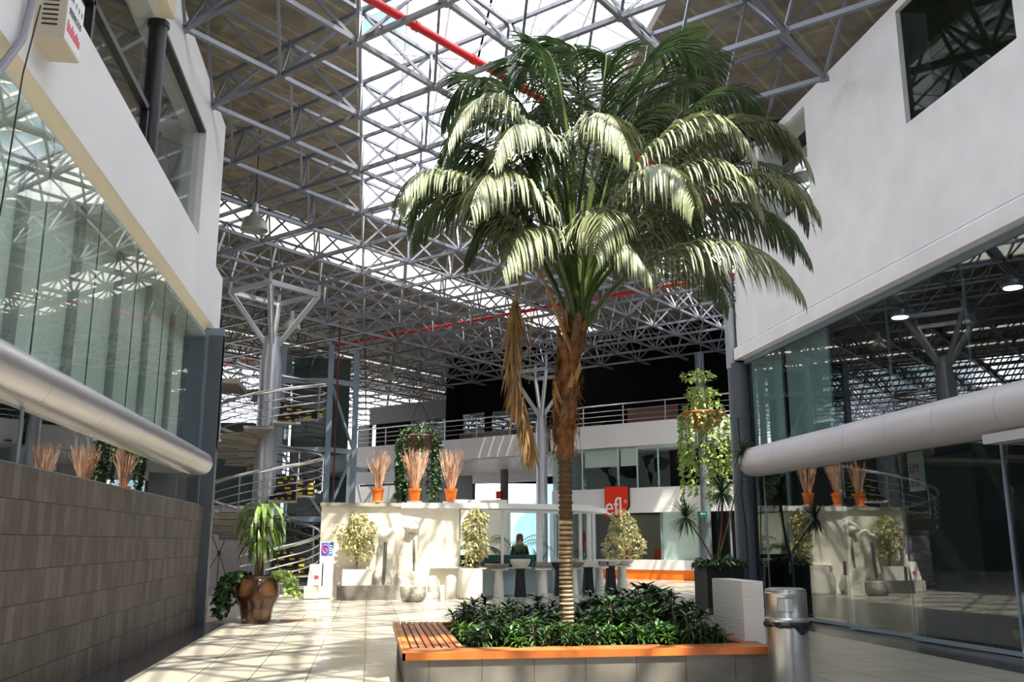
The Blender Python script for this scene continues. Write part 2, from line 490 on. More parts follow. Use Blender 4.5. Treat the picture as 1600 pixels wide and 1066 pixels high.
# upper storey with its long opening
m = M()
m.box(-3.75, -3.32, LY0, 19.25, 9.22, 10.25)
m.box(-3.75, -3.32, 17.22, 19.25, 7.02, 9.22)
m.box(-3.75, -3.32, LY0, 17.22, 6.9, 7.03)
m.box(-9, -3.75, 19.05, 19.25, 0, 10.25)
struct(m.build('wall_left_upper', 'white'))
w = struct(bpy.data.objects.new('window_3', None)); C.objects.link(w)
m = M(); m.box(-3.44, -3.43, LY0, 13.25, 7.0, 9.22); m.box(-3.44, -3.43, 13.56, 17.22, 7.0, 9.22)
m.build('pane', 'g_left', w)
m = M()
m.box(-3.47, -3.37, LY0, 13.2, 7.66, 7.75)
for y in (4.6, 7.5, 10.42, 13.16): m.box(-3.47, -3.37, y - .04, y + .04, 7.0, 7.72)
m.box(-3.46, -3.33, 13.5, 17.2, 9.16, 9.22)
m.build('window_frame', 'black', w)
M().lathe([(.13, 0), (.13, 2.15), (.16, 2.16), (.16, 2.23)], (-3.40, 13.42, 7.0), 20).build('post', 'black', w, True)
M().box(-3.5, -3.15, LY0, 13.3, 9.23, 9.55).build('header', 'soffit', w)
struct(M().box(-5.6, -5.4, LY0, 19.0, 6.3, 10.2).build('wall_left_back', 'office'))

# ------------------------------------------------------------------ setting: right building
RX = 8.5
w = struct(bpy.data.objects.new('window_4', None)); C.objects.link(w)
js = [LY0, 3.0, 5.2, 7.4, 9.5, 11.56, 14.05, 16.03, 18.25, 19.42, 20.1]
m = M(); f = M()
for a, b in zip(js, js[1:]):
    # the doors hang a little out of line
    ang = R(3.2) if a > 11 else 0.0
    c = Vector((RX + .03, (a + b) / 2, 1.5))
    uy = Vector((-math.sin(ang), math.cos(ang), 0)); ux = Vector((math.cos(ang), math.sin(ang), 0))
    m.obox(c, ux, uy, (0, 0, 1), .005, (b - a) / 2 - .012, 1.44)
    f.obox((c.x, c.y, .055), ux, uy, (0, 0, 1), .015, (b - a) / 2 - .012, .03)
m.build('pane', 'g_right', w); f.build('bottom_rail', 'bluesteel', w)
m = M()
for a in js[1:-1]: m.box(RX + .0, RX + .025, a - .02, a + .02, 0.02, 2.95)
m.build('joint', 'bluesteel', w)
m = M()
for y, z in ((16.06, 1.05), (14.1, 1.0), (18.3, 1.0)): m.box(RX - .03, RX + .02, y - .05, y + .05, z - .12, z + .12)
m.build('door_lock', 'black', w)
m = M(); m.box(9.6, 9.7, 13.9, 20.2, 0, 2.95); m.box(8.7, 8.72, 14.1, 15.9, .03, .95)
m.build('blind', 'teal_dark', w)
bull(RX - .02, -1, 2.93, 3.58, 0.40, LY0, [3.4, 5.3, 7.2, 9.2, 11.05, 12.46, 13.75, 15.1, 16.45, 17.95], 19.75, 'trim_8', 'alumatt')
w = struct(bpy.data.objects.new('window_5', None)); C.objects.link(w)
js = [LY0, 4.0, 6.2, 8.4, 10.6, 12.1, 14.2, 16.25, 18.3, 20.0]
m = M()
for a, b in zip(js, js[1:]): m.box(RX + .05, RX + .06, a + .008, b - .008, 3.56, 5.72)
m.build('pane', 'g_right', w)
m = M()
for a in js[1:-1]: m.box(RX + .065, RX + .10, a - .012, a + .012, 3.56, 5.72)
m.build('joint', 'bluesteel', w)
m = M(); m.box(RX + .12, RX + .13, 16.3, 18.2, 3.62, 5.7); m.box(RX + .12, RX + .13, 18.4, 20.0, 3.62, 5.7)
m.build('blind', 'greyblind', w)
m = M(); m.box(8.44, 9, LY0, 20.28, 5.95, 8.16); m.box(8.44, 9, 18.55, 20.28, 8.16, 10.34); m.box(8.44, 9, 12.9, 16.28, 8.16, 10.34)
m.box(8.44, 9, LY0, 10.23, 8.16, 10.34); m.box(8.44, 9, 16.28, 18.55, 10.16, 10.34); m.box(8.44, 9, 10.23, 12.9, 10.2, 10.34)
struct(m.build('wall_right', 'render_wall'))
m = M(); m.box(8.33, 9, LY0, 20.3, 5.67, 5.93); m.prism([(8.33, LY0, 5.93), (8.41, LY0, 6.0), (8.6, LY0, 6.0), (8.6, LY0, 5.93)], (0, 28.3, 0)); m.box(8.41, 8.44, LY0, 20.28, 6.012, 7.035)
struct(m.build('trim_9', 'render_wall'))
struct(M().box(8.52, 9, LY0, 20.2, 5.56, 5.66).build('trim_10', 'bluesteel'))
w = struct(bpy.data.objects.new('window_6', None)); C.objects.link(w)
M().box(8.53, 8.54, 16.28, 18.55, 8.16, 10.16).build('pane', 'g_left', w)
w = struct(bpy.data.objects.new('window_7', None)); C.objects.link(w)
M().box(8.53, 8.54, 10.23, 12.9, 8.16, 10.2).build('pane', 'g_dark', w)
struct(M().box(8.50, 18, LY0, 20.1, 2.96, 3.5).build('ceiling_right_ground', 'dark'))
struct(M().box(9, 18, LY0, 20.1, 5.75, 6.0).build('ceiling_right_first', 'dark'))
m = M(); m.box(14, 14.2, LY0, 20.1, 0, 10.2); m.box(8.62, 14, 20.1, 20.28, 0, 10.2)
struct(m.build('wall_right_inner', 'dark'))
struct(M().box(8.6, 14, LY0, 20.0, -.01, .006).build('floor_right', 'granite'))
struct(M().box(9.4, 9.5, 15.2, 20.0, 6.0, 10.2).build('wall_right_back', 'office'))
# round corner column and downpipe of the right building
m = M(); m.lathe([(.27, 0), (.27, 2.86), (.285, 2.87), (.285, 2.93), (.27, 2.94), (.27, 4.3), (.28, 4.31), (.28, 4.36), (.265, 4.37), (.265, 5.6)], (8.5, 20.45, 0), 24)
tag(m.build('corner_column', 'darksteel', smooth=True), 'dark slate round column at the near end of the right glass front', 'column')
m = M(); m.lathe([(.13, 5.5), (.13, 10.3)], (8.33, 20.45, 0), 16); struct(m.build('trim_11', 'colsteel', smooth=True))
m = M(); m.path([(8.27, 20.14, 4.3), (8.30, 20.15, 3.7), (8.33, 20.13, 3.3), (8.26, 20.15, 2.6), (8.33, 20.13, 1.8), (8.34, 20.15, 0.6), (8.32, 20.14, 0.0)], .014, 6)
tag(m.build('drooping_cable', 'black', smooth=True), 'thin black cable running loosely down the dark corner column', 'cable')

# ------------------------------------------------------------------ setting: roof
def clip(poly, a, b, c):           # keep a*x + b*y <= c
    out = []
    for i in range(len(poly)):
        p, q = poly[i], poly[(i + 1) % len(poly)]
        dp, dq = a * p[0] + b * p[1] - c, a * q[0] + b * q[1] - c
        if dp <= 0: out.append(p)
        if (dp < 0 < dq) or (dq < 0 < dp):
            t = dp / (dp - dq)
            out.append((p[0] + (q[0] - p[0]) * t, p[1] + (q[1] - p[1]) * t))
    return out
ZC = 12.0
SKX0, SKX1, SKY0, SKY1 = -0.5, 5.4, -3.0, 29.4
HX0, HX1, HY0, HY1 = 10.6, 16.5, 21.5, 34.2
def rect(x0, x1, y0, y1): return [(x0, y0), (x1, y0), (x1, y1), (x0, y1)]
m = M()
regs = [rect(-30, SKX0, -12, 90), rect(SKX0, SKX1, -12, SKY0), rect(SKX0, SKX1, SKY1, 90), rect(SKX1, HX0, -12, 90),
        rect(HX0, HX1, -12, HY0), rect(HX0, HX1, HY1, 90), rect(HX1, 40, -12, 90)]
for rg in regs:
    p = clip(rg, -1, 1, 32.6)
    if len(p) > 2: m.prism([(x, y, ZC) for x, y in p], (0, 0, .16))
for lo, hi in ((36.6, 54), (55.2, 60), (61, 66)):
    p = clip(clip(rect(-30, 40, -12, 90), -1, 1, hi), 1, -1, -lo)
    m.prism([(x, y, ZC) for x, y in p], (0, 0, .16))
struct(m.build('ceiling', 'ceiling'))
m = M()
for lo, hi in ((32.6, 36.6), (54, 55.2), (60, 61)):
    p = clip(clip(rect(-30, 40, -12, 90), -1, 1, hi), 1, -1, -lo)
    n = 5
    for k in range(n):
        a = lo + (hi - lo) * k / n; b = lo + (hi - lo) * (k + 1) / n
        q = clip(clip(p, -1, 1, b - .03), 1, -1, -a - .03)
        m.prism([(x, y, ZC + .05) for x, y in q], (0, 0, .02))
struct(m.build('window_8', 'translucent'))
m = M()
for x0, x1, y0, y1 in ((SKX0 + .02, SKX1 - .02, SKY0 + .02, SKY1 - .02), (HX0 + .02, HX1 - .02, HY0 + .02, HY1 - .02)):
    m.box(x0 - .12, x0, y0 - .12, y1 + .12, ZC - .04, ZC + .45); m.box(x1, x1 + .12, y0 - .12, y1 + .12, ZC - .04, ZC + .45)
    m.box(x0, x1, y0 - .12, y0, ZC - .04, ZC + .45); m.box(x0, x1, y1, y1 + .12, ZC - .04, ZC + .45)
struct(m.build('trim_12', 'white'))
def lantern(x0, x1, y0, y1, name, rise=1.5):
    w = struct(bpy.data.objects.new(name, None)); C.objects.link(w)
    xm = (x0 + x1) / 2; z0 = ZC + .45; g = M(); f = M()
    n = round((y1 - y0) / 1.42); dy = (y1 - y0) / n
    for k in range(n + 1):
        y = y0 + dy * k
        f.bar((x0, y, z0), (xm, y, z0 + rise), .06, .09); f.bar((xm, y, z0 + rise), (x1, y, z0), .06, .09)
        if k % 2 == 0: f.bar((x0, y, z0), (x1, y, z0), .05, .07)
    for t in (0, .33, .66, 1):
        for s in (-1, 1):
            x = xm + s * (xm - x0) * (1 - t)
            f.bar((x, y0, z0 + rise * t), (x, y1, z0 + rise * t), .05, .07)
    for s in (-1, 1):
        xe = xm + s * (xm - x0)
        for k in range(n):
            a, b = y0 + dy * k + .03, y0 + dy * (k + 1) - .03
            g.prism([(xe, a, z0 + .06), (xm, a, z0 + rise + .06), (xm, b, z0 + rise + .06), (xe, b, z0 + .06)], (0, 0, .008))
    e = M()
    for y in (y0 - .02, y1): e.prism([(x0, y, z0 - .02), (x1, y, z0 - .02), (xm, y, z0 + rise + .05)], (0, .02, 0))
    e.build('gable', 'white', w)
    f.build('glazing_bar', 'white', w); g.build('pane', 'g_sky', w)
lantern(SKX0, SKX1, SKY0, SKY1, 'window_9')
lantern(HX0, HX1, HY0, HY1, 'window_10')

# ------------------------------------------------------------------ the space frame
PX, PY0, ST = -0.46, 14.7, 1.42
ZL, ZU = 9.9, 11.35
def node(i, j, up): return Vector((PX + ST * i, PY0 + ST * j, ZU if up else ZL))
def inside(p):
    return (p.x < -3.35 and p.y < 19.2) or (p.x > 8.5 and p.y < 20.25)
frame = thing('space_frame', 'grey steel space frame of crossing struts carrying the atrium roof', 'roof truss', (0, 0, ZL))
bars = {'lower_chord': [], 'upper_chord': [], 'web_strut': []}
I0, I1, J0, J1 = -17, 22, -16, 40
joints = M()
cm = cam.rotation_euler.to_matrix().transposed()
def px(p):
    q = cm @ (p - cam.location)
    if q.z > -0.5: return None
    return (800 + 1450 * q.x / -q.z, 533 - 1450 * q.y / -q.z, -q.z)
for i in range(I0, I1):
    for j in range(J0, J1):
        up = (i + j) % 2 != 0
        a = node(i, j, up)
        if not inside(a) and a.y < 62:
            joints.obox(a, (.7071, .7071, 0), (-.7071, .7071, 0), (0, 0, 1), .075, .075, .05)
        for di, dj in ((1, 1), (-1, 1)):
            b = node(i + di, j + dj, up)
            if not inside((a + b) / 2): bars['upper_chord' if up else 'lower_chord'].append((a, b, .075 if up else .085))
        if not up:
            for di, dj in ((1, 0), (-1, 0), (0, 1), (0, -1)):
                b = node(i + di, j + dj, True)
                if not inside((a + b) / 2): bars['web_strut'].append((a, b, .052))
for kind, lst in bars.items():
    sc = []
    for n_, (a, b, w_) in enumerate(lst):
        p, q = px(a), px(b); s_ = 0
        if p and q:
            mx_, my_ = (p[0] + q[0]) / 2, (p[1] + q[1]) / 2
            if -20 < mx_ < 1620 and -20 < my_ < 700: s_ = math.hypot(p[0] - q[0], p[1] - q[1]) * w_ / p[2]
        sc.append((s_, n_))
    sc.sort(reverse=True)
    big = [n_ for s_, n_ in sc[:100]]
    for n_ in big:
        a, b, w_ = lst[n_]
        M().bar(a, b, w_).build(kind, 'steel', frame)
    m = M(); bs = set(big)
    for n_, (a, b, w_) in enumerate(lst):
        if n_ not in bs: m.bar(a, b, w_)
    m.build(kind + '_field', 'steel', frame, kind='stuff')
joints.build('node_joint_field', 'steel', frame, kind='stuff')

# red sprinkler pipes
pp = [(-4.0, 10.87, 10.4), (9.5, 22.83, 10.4), (12.4, 25.4, 10.4)]
m = M(); m.path([(-9, 6.44, 10.4)] + pp, .08, 10)
for k in range(12):
    a = Vector(pp[0]).lerp(Vector(pp[1]), k / 12.0); d = (Vector(pp[1]) - Vector(pp[0])).normalized()
    m.path([a, a + d * .1], .097, 10)
tag(m.build('sprinkler_pipe', 'red', smooth=True), 'thick red pipe crossing the glass roof at top, above the palm', 'pipe')
m = M(); m.path([(15.4, 25.0, 10.3), (11.73, 28.62, 10.3), (4.39, 35.9, 10.3), (-2.51, 43.03, 10.3), (-9, 49.5, 10.3)], .07, 10)
tag(m.build('sprinkler_pipe', 'red', smooth=True), 'red pipe running low behind the palm across the dark truss', 'pipe')
m = M(); m.path([(-1.40, 36.6, 10.2), (-1.40, 36.6, 0)], .036, 8)
tag(m.build('riser_pipe', 'darkred', smooth=True), 'thin dark red vertical pipe in front of the lift tower', 'pipe')
# ------------------------------------------------------------------ points seen in the photograph, placed at their real distance
_P, _Y = R(12.26), R(8.6)
def ray(x, y):
    a, b, c = x - 800, 1450, 533 - y
    b, c = b * math.cos(_P) - c * math.sin(_P), b * math.sin(_P) + c * math.cos(_P)
    return Vector((a * math.cos(_Y) + b * math.sin(_Y), -a * math.sin(_Y) + b * math.cos(_Y), c))
EYE = Vector((0, 0, 1.5))
def atY(x, y, Y): d = ray(x, y); return EYE + d * (Y / d.y)
def atX(x, y, X): d = ray(x, y); return EYE + d * (X / d.x)
def atZ(x, y, Z): d = ray(x, y); return EYE + d * ((Z - 1.5) / d.z)
def atF(x, y, d_=0.0):
    d = ray(x, y); return EYE + d * ((50 + d_ * 1.41421) / (d.x + d.y))
US, UD, UZ = Vector((.70711, -.70711, 0)), Vector((.70711, .70711, 0)), Vector((0, 0, 1))
FO = Vector((11, 39, 0))
def F(s, d, z): return FO + US * s + UD * d + Vector((0, 0, z))
def sF(x, y, d_=0.0): return (atF(x, y, d_) - FO).dot(US)
def fbox(m, s0, s1, d0, d1, z0, z1):
    return m.obox(F((s0 + s1) / 2, (d0 + d1) / 2, (z0 + z1) / 2), US, UD, UZ, abs(s1 - s0) / 2, abs(d1 - d0) / 2, abs(z1 - z0) / 2)

# ------------------------------------------------------------------ setting: the building across the end
SL, SC, SR = -16.8, -4.15, 9.5
m = M(); fbox(m, SL, SC - .2, 0, .3, 5.5, 6.5); fbox(m, SC + .1, SR, -.05, .3, 5.58, 6.58)
struct(m.build('wall_back_parapet', 'white'))
m = M(); fbox(m, SL, SR, .3, 12, 5.45, 5.6); struct(m.build('ceiling_back', 'white'))
m = M(); fbox(m, SC + .2, SR, -.1, .3, 2.74, 3.78); struct(m.build('wall_back', 'white'))
m = M(); fbox(m, SC + .2, SR, -.05, .25, .40, .80); struct(m.build('trim_13', 'white'))
m = M(); fbox(m, SC + .2, SR, -.02, .2, 0.0, .40); struct(m.build('trim_14', 'orange'))
m = M(); fbox(m, SC + .2, SR, .02, .22, .385, .42); struct(m.build('trim_15', 'darksteel'))
# upper office glazing, blinds, walls
w = struct(bpy.data.objects.new('window_11', None)); C.objects.link(w)
e = [SC + .2, sF(909, 740), sF(965, 735), sF(995, 735), sF(1028, 735), sF(1095, 730), SR]
m = M(); f = M()
for a, b in zip(e, e[1:]):
    fbox(m, a + .02, b - .02, .05, .06, 3.78, 5.58); fbox(f, a - .025, a + .025, .03, .09, 3.78, 5.58)
m.build('pane', 'g_clear', w); f.build('window_frame', 'paleteal', w)
m = M(); fbox(m, SC + .3, SR, 3.0, 3.2, 0.0, 5.58); struct(m.build('wall_back_office', 'office'))
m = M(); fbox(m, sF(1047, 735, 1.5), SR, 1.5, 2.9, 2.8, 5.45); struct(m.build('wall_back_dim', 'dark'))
m = M(); fbox(m, SC + .1, SC + .3, .3, 3.2, 0, 5.58); struct(m.build('wall_back_side', 'office'))
m = M(); fbox(m, SC + .2, SR, .3, 3.0, 3.35, 3.6); struct(m.build('floor_back', 'office_dark'))
m = M(); fbox(m, e[1] + .05, e[2] - .05, .2, .22, 4.75, 5.5)
tag(m.build('roller_blind', 'whiteblind'), 'wide white roller blind half lowered over the world map office window', 'blind', 'white roller blinds')
m = M(); fbox(m, e[2] + .05, e[3] - .05, .2, .22, 4.75, 5.5)
tag(m.build('roller_blind', 'whiteblind'), 'narrow white roller blind right of the wide one, office above red sign', 'blind', 'white roller blinds')
def traced(pts, d, off=(850, 700), sc=6.957):
    return [atF(off[0] + x / sc, off[1] + y / sc, d) for x, y in pts]
t = thing('wall_map', 'black world map silhouette under the white roller blinds', 'wall map', F(-1.5, 2.95, 4.2))
M().prism(traced([(555, 180), (600, 185), (625, 240), (660, 270), (690, 290), (700, 340), (720, 380), (735, 432), (760, 420), (785, 360), (770, 320), (730, 300), (700, 280), (690, 240), (740, 195), (770, 165), (640, 165)], 2.95), UD * .03).build('continent', 'map', t)
M().prism(traced([(835, 180), (1000, 165), (1000, 330), (900, 330), (870, 310), (830, 290), (825, 240)], 2.95), UD * .03).build('continent', 'map', t)
t = thing('wall_map', 'black world map silhouette on bare office wall, right of the blinds', 'wall map', F(1.5, 2.95, 4.6))
M().prism(traced([(1055, 100), (1085, 95), (1130, 70), (1190, 60), (1195, 95), (1150, 130), (1145, 170), (1120, 195), (1135, 245), (1165, 270), (1180, 300), (1160, 405), (1148, 360), (1130, 300), (1135, 255), (1105, 215), (1090, 160), (1080, 125)], 2.95), UD * .03).build('continent', 'map', t)
M().prism(traced([(1200, 110), (1260, 95), (1360, 130), (1365, 170), (1320, 220), (1300, 240), (1260, 240), (1240, 300), (1240, 370), (1228, 330), (1225, 270), (1200, 250), (1195, 170)], 1.45), UD * .03).build('continent', 'map', t)
m = M(); a, b = sF(896, 735, 2.9), sF(913, 735, 2.9); fbox(m, a, b, 2.9, 2.97, 4.35, 5.0)
tag(m.build('wall_panel', 'signred'), 'dim red square panel on office wall behind the palm trunk', 'panel')
# lower shop front
w = struct(bpy.data.objects.new('window_12', None)); C.objects.link(w)
e = [SC + .2, sF(930, 850), sF(982, 850), sF(1033, 850), sF(1092, 850), sF(1142, 850), SR]
m = M(); f = M()
for k, (a, b) in enumerate(zip(e, e[1:])):
    fbox(m, a + .02, b - .02, .05, .06, .80, 2.74); fbox(f, a - .025, a + .025, .03, .09, .80, 2.74)
m.build('pane', 'g_clear', w); f.build('window_frame', 'bluesteel', w)
m = M(); fbox(m, e[3] + .03, e[4] - .03, .12, .14, .8, 2.74); m.build('frosted_film', 'whiteblind', w)
m = M(); fbox(m, e[4] + .1, e[5] - .05, .5, .6, .1, 2.74); m.build('dark_screen', 'dark', w)
m = M(); fbox(m, e[2] - 1.5, e[3] + .2, 2.2, 2.9, 0, 2.7); struct(m.build('wall_back_shop', 'officewarm'))
m = M(); fbox(m, e[2] + 1.1, e[2] + 1.22, 1.4, 2.2, 0, 2.7); struct(m.build('wall_back_partition', 'white'))
def shop_chair(s, d, label):
    t = thing('armchair', label, 'chair', F(s, d, 0), 'red shop chairs')
    m = M(); fbox(m, s - .27, s + .27, d - .25, d + .25, .36, .50); m.build('seat', 'chair', t)
    m = M(); fbox(m, s - .27, s + .27, d + .19, d + .29, .50, 1.25); m.build('backrest', 'chair', t)
    for a in (-1, 1):
        for b in (-1, 1):
            p = F(s + a * .22, d + b * .2, 0); M().tube(p, p + Vector((0, 0, .37)), .018, 6).build('leg', 'black', t)
shop_chair(sF(980, 860, .9), .9, 'red chair behind the glass, below the red sign')
shop_chair(sF(1027, 860, .9), .9, 'red chair behind the glass, next to the frosted pane')
m = M(); a = sF(984, 820, 2.1); b = sF(994, 820, 2.1); fbox(m, a, b, 2.12, 2.17, 2.14, 2.42)
t = tag(m.build('exit_sign', 'green'), 'green running man exit sign on warm shop wall under the red sign', 'sign')
m = M(); c = F((a + b) / 2 + .05, 2.115, 2.28); m.obox(c, US, UD, UZ, .045, .006, .07); m.obox(c + US * .14, US, UD, UZ, .05, .006, .03)
m.build('pictogram', 'lettering', t)
# columns in front of the building
m = M(); m.lathe([(.20, 0), (.20, 5.4)], (0, 0, 0), 20)
c = F(sF(1103, 800, -.35), -.35, 0)
o = M().lathe([(.19, 0), (.19, 5.5), (.19, 9.2)], c, 20).build('round_column', 'darksteel', smooth=True)
tag(o, 'grey round column of the shop front behind the right hanging basket', 'column')
a = c - UD * .22
m = M(); m.obox(a + Vector((0, 0, 2.62)), US, UD, UZ, .16, .02, .11)
t = tag(m.build('exit_sign', 'green'), 'small green arrow sign fixed on the grey column', 'sign')
m = M(); q = a + Vector((0, 0, 2.62)) - UD * .024; m.obox(q, US, UD, UZ, .09, .005, .012); m.prism([q - US * .13, q - US * .06 + UZ * .05, q - US * .06 - UZ * .05], UD * .004)
m.build('arrow', 'lettering', t)
# red hanging sign with white letters
s0, s1 = sF(947, 780, -.15), sF(983, 780, -.15)
t = thing('shop_sign', 'red sign with white letters efl and one cut corner on white band', 'sign', F(s0, -.15, 2.6))
pn = M().prism([F(s0, -.25, 3.86), F(s1, -.25, 3.86), F(s1, -.25, 3.02), F(s1 - .28, -.25, 2.60), F(s0, -.25, 2.60)], UD * .12).build('panel', 'signred', t)
m = M(); m.prism([F(s0 - .02, -.24, 3.88), F(s1 + .035, -.24, 3.88), F(s1 + .035, -.24, 3.0), F(s1 - .26, -.24, 2.57), F(s0 - .02, -.24, 2.57)], UD * .10).build('edge', 'map', t)
lettering('efl', 1.08, F((s0 + s1) / 2 - .14, -.256, 2.98), US, UZ, 0.86).build('letters', 'lettering', pn)
lettering('®', .2, F(s1 - .12, -.256, 3.20), US, UZ).build('mark', 'lettering', pn)
m = M(); fbox(m, SC + .55, SC + .85, -.11, -.05, 5.62, 5.70)
tag(m.build('wall_plate', 'darkred'), 'tiny dark red plate low on white parapet beside the branching column', 'plate')

# railing along the first floor
t = thing('balcony_railing', 'steel balcony railing on white parapet of the building at the end', 'railing', F(SL, .12, 6.5))
ns = [SL + .1 + k * 2.05 for k in range(13)]
for s in ns:
    z = 6.5 if s < SC else 6.58
    M().bar(F(s, .12, z), F(s, .12, 7.44), .05, .05).build('post', 'chrome', t)
m = M(); m.path([F(SL, .12, 7.46), F(SR, .12, 7.48)], .035, 8); m.build('handrail', 'chrome', t, True)
for z in (6.75, 6.98, 7.2):
    m = M(); m.path([F(SL, .12, z), F(SR, .12, z)], .014, 6); m.build('rail', 'chrome', t)

# first floor rooms behind the railing, mostly unlit
m = M()
def pane_s(x, d): return sF(x, 650, d)
D = 4.0
fbox(m, SL - 3, pane_s(700, D), D, D + .3, 8.35, 9.35)
fbox(m, SL - 3, pane_s(560, D), D, D + .3, 5.6, 8.35)
struct(m.build('wall_upper', 'wallgrey'))
m = M()
fbox(m, pane_s(588, D), pane_s(641, D), D, D + .3, 5.6, 8.35)
fbox(m, pane_s(702, D), pane_s(716, D), D - .3, D + .4, 5.6, 12)
fbox(m, pane_s(716, D), SR + 8, D, D + .3, 8.45, 12)
fbox(m, pane_s(757, D), pane_s(765, D), D, D + .3, 7.1, 8.5)
fbox(m, pane_s(845, D), SR + 8, D, D + .3, 7.3, 8.5)
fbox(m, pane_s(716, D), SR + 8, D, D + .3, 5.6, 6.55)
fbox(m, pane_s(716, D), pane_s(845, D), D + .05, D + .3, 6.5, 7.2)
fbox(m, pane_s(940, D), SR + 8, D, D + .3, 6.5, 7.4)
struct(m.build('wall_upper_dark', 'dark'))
m = M(); fbox(m, pane_s(720, D), pane_s(745, D), D - .1, D - .02, 6.4, 7.35); fbox(m, pane_s(800, D), pane_s(842, D), D - .1, D - .02, 6.4, 7.3)
fbox(m, pane_s(982, D), pane_s(1060, D), D - .1, D - .02, 6.4, 7.85)
struct(m.build('wall_upper_brick', 'brickred'))
m = M(); fbox(m, pane_s(744, D - .6), pane_s(800, D - .6), D - .9, D - .6, 6.0, 7.15)
tag(m.build('service_counter', 'wallgrey'), 'grey counter front behind the railing, left of the branching column', 'counter')
w = struct(bpy.data.objects.new('window_13', None)); C.objects.link(w)
m = M(); fbox(m, pane_s(560, D), pane_s(588, D), D + .1, D + .12, 5.6, 8.35); fbox(m, pane_s(641, D), pane_s(702, D), D + .1, D + .12, 5.6, 8.35)
fbox(m, pane_s(716, D), pane_s(940, D), D + .1, D + .12, 6.5, 8.5)
m.build('pane', 'g_right', w)
m = M()
for x in (644, 678, 700): fbox(m, pane_s(x, D) - .05, pane_s(x, D) + .05, D, D + .2, 5.6, 8.35)
fbox(m, pane_s(641, D), pane_s(702, D), D, D + .2, 7.85, 7.95)
m.build('window_frame', 'bluesteel', w)
m = M(); fbox(m, -30, SR + 10, 12, 12.3, 5.6, 8.1); struct(m.build('wall_far', 'wallgrey'))

# the passage under the first floor
D2 = 8.5
m = M(); fbox(m, SL - 4, sF(738, 760, D2), D2, D2 + .3, 0, 5.45); struct(m.build('wall_passage', 'wallgrey'))
m = M(); fbox(m, sF(738, 760, D2), sF(850, 760, D2), D2, D2 + .3, 4.95, 5.45)
struct(m.build('wall_passage_end', 'white'))
m = M(); a = sF(563, 770, 1.2); b = sF(626, 770, 1.2); fbox(m, a, b, 1.2, 1.22, 0, 4.5)
w = struct(bpy.data.objects.new('window_14', None)); C.objects.link(w); m.build('pane', 'g_left', w)
m = M(); fbox(m, a, b, 1.15, 1.25, 4.5, 4.6); fbox(m, b - .05, b, 1.15, 1.25, 0, 4.5); m.build('window_frame', 'black', w)
m = M(); fbox(m, sF(615, 766, 1.1), sF(622, 766, 1.1), 1.08, 1.14, 3.75, 4.05); tag(m.build('exit_sign', 'green'), 'green sign on the glass left of the hanging vines', 'sign')
c = F(sF(788, 770, 6), 6, 0)
tag(M().lathe([(.22, 0), (.22, 5.5)], c, 18).build('round_column', 'wallgrey', smooth=True), 'grey column in the bright passage, carrying the red alarm box', 'column')
o = c - UD * .3 - US * .12
t = thing('alarm_box', 'red alarm box above a white one on the passage column', 'alarm', o + Vector((0, 0, 3.9)))
M().obox(o + Vector((0, 0, 4.05)), US, UD, UZ, .17, .08, .20).build('cover', 'signred', t)
M().obox(o + Vector((0, 0, 3.65)), US, UD, UZ, .14, .08, .16).build('call_point', 'white', t)

# ------------------------------------------------------------------ columns that branch into the space frame
def branching(name, label, c, r, zt, zk, zr, mt):
    t = thing(name, label, 'column', c)
    cx, cy = c[0], c[1]
    M().lathe([(r * 1.05, 0), (r * 1.05, .1), (r, .12), (r, zt), (r * .72, zt + .55), (r * .66, zk)], c, 28).build('shaft', mt, t, True)
    cs = [Vector((cx + dx * ST, cy + dy * ST, zr)) for dx, dy in ((-1, 0), (0, -1), (1, 0), (0, 1))]
    k = Vector((cx, cy, zk))
    for i, q in enumerate(cs):
        d = (q - k); d.normalize()
        M().path([k - Vector((0, 0, .4)) + Vector((d.x, d.y, 0)) * r * .4, q], .095, 10).build('branch', mt, t, True)
        M().bar(q, cs[(i + 1) % 4], .13, .16).build('ring_beam', mt, t)
        M().tube(q, q + Vector((0, 0, ZL - zr - .06)), .06, 8).build('stub', mt, t)
    return t
SX, SY = PX - 2 * ST, PY0 + 11 * ST
branching('branching_column', 'silver round column in the middle of the spiral stair, branching to the roof', (SX, SY, 0), .35, 7.2, 8.05, 9.5, 'colsteel')
branching('branching_column', 'grey round column before the white parapet, branching to the roof behind the trunk', (7.72, 42.0, 0), .26, 6.6, 7.6, 9.2, 'colsteel')

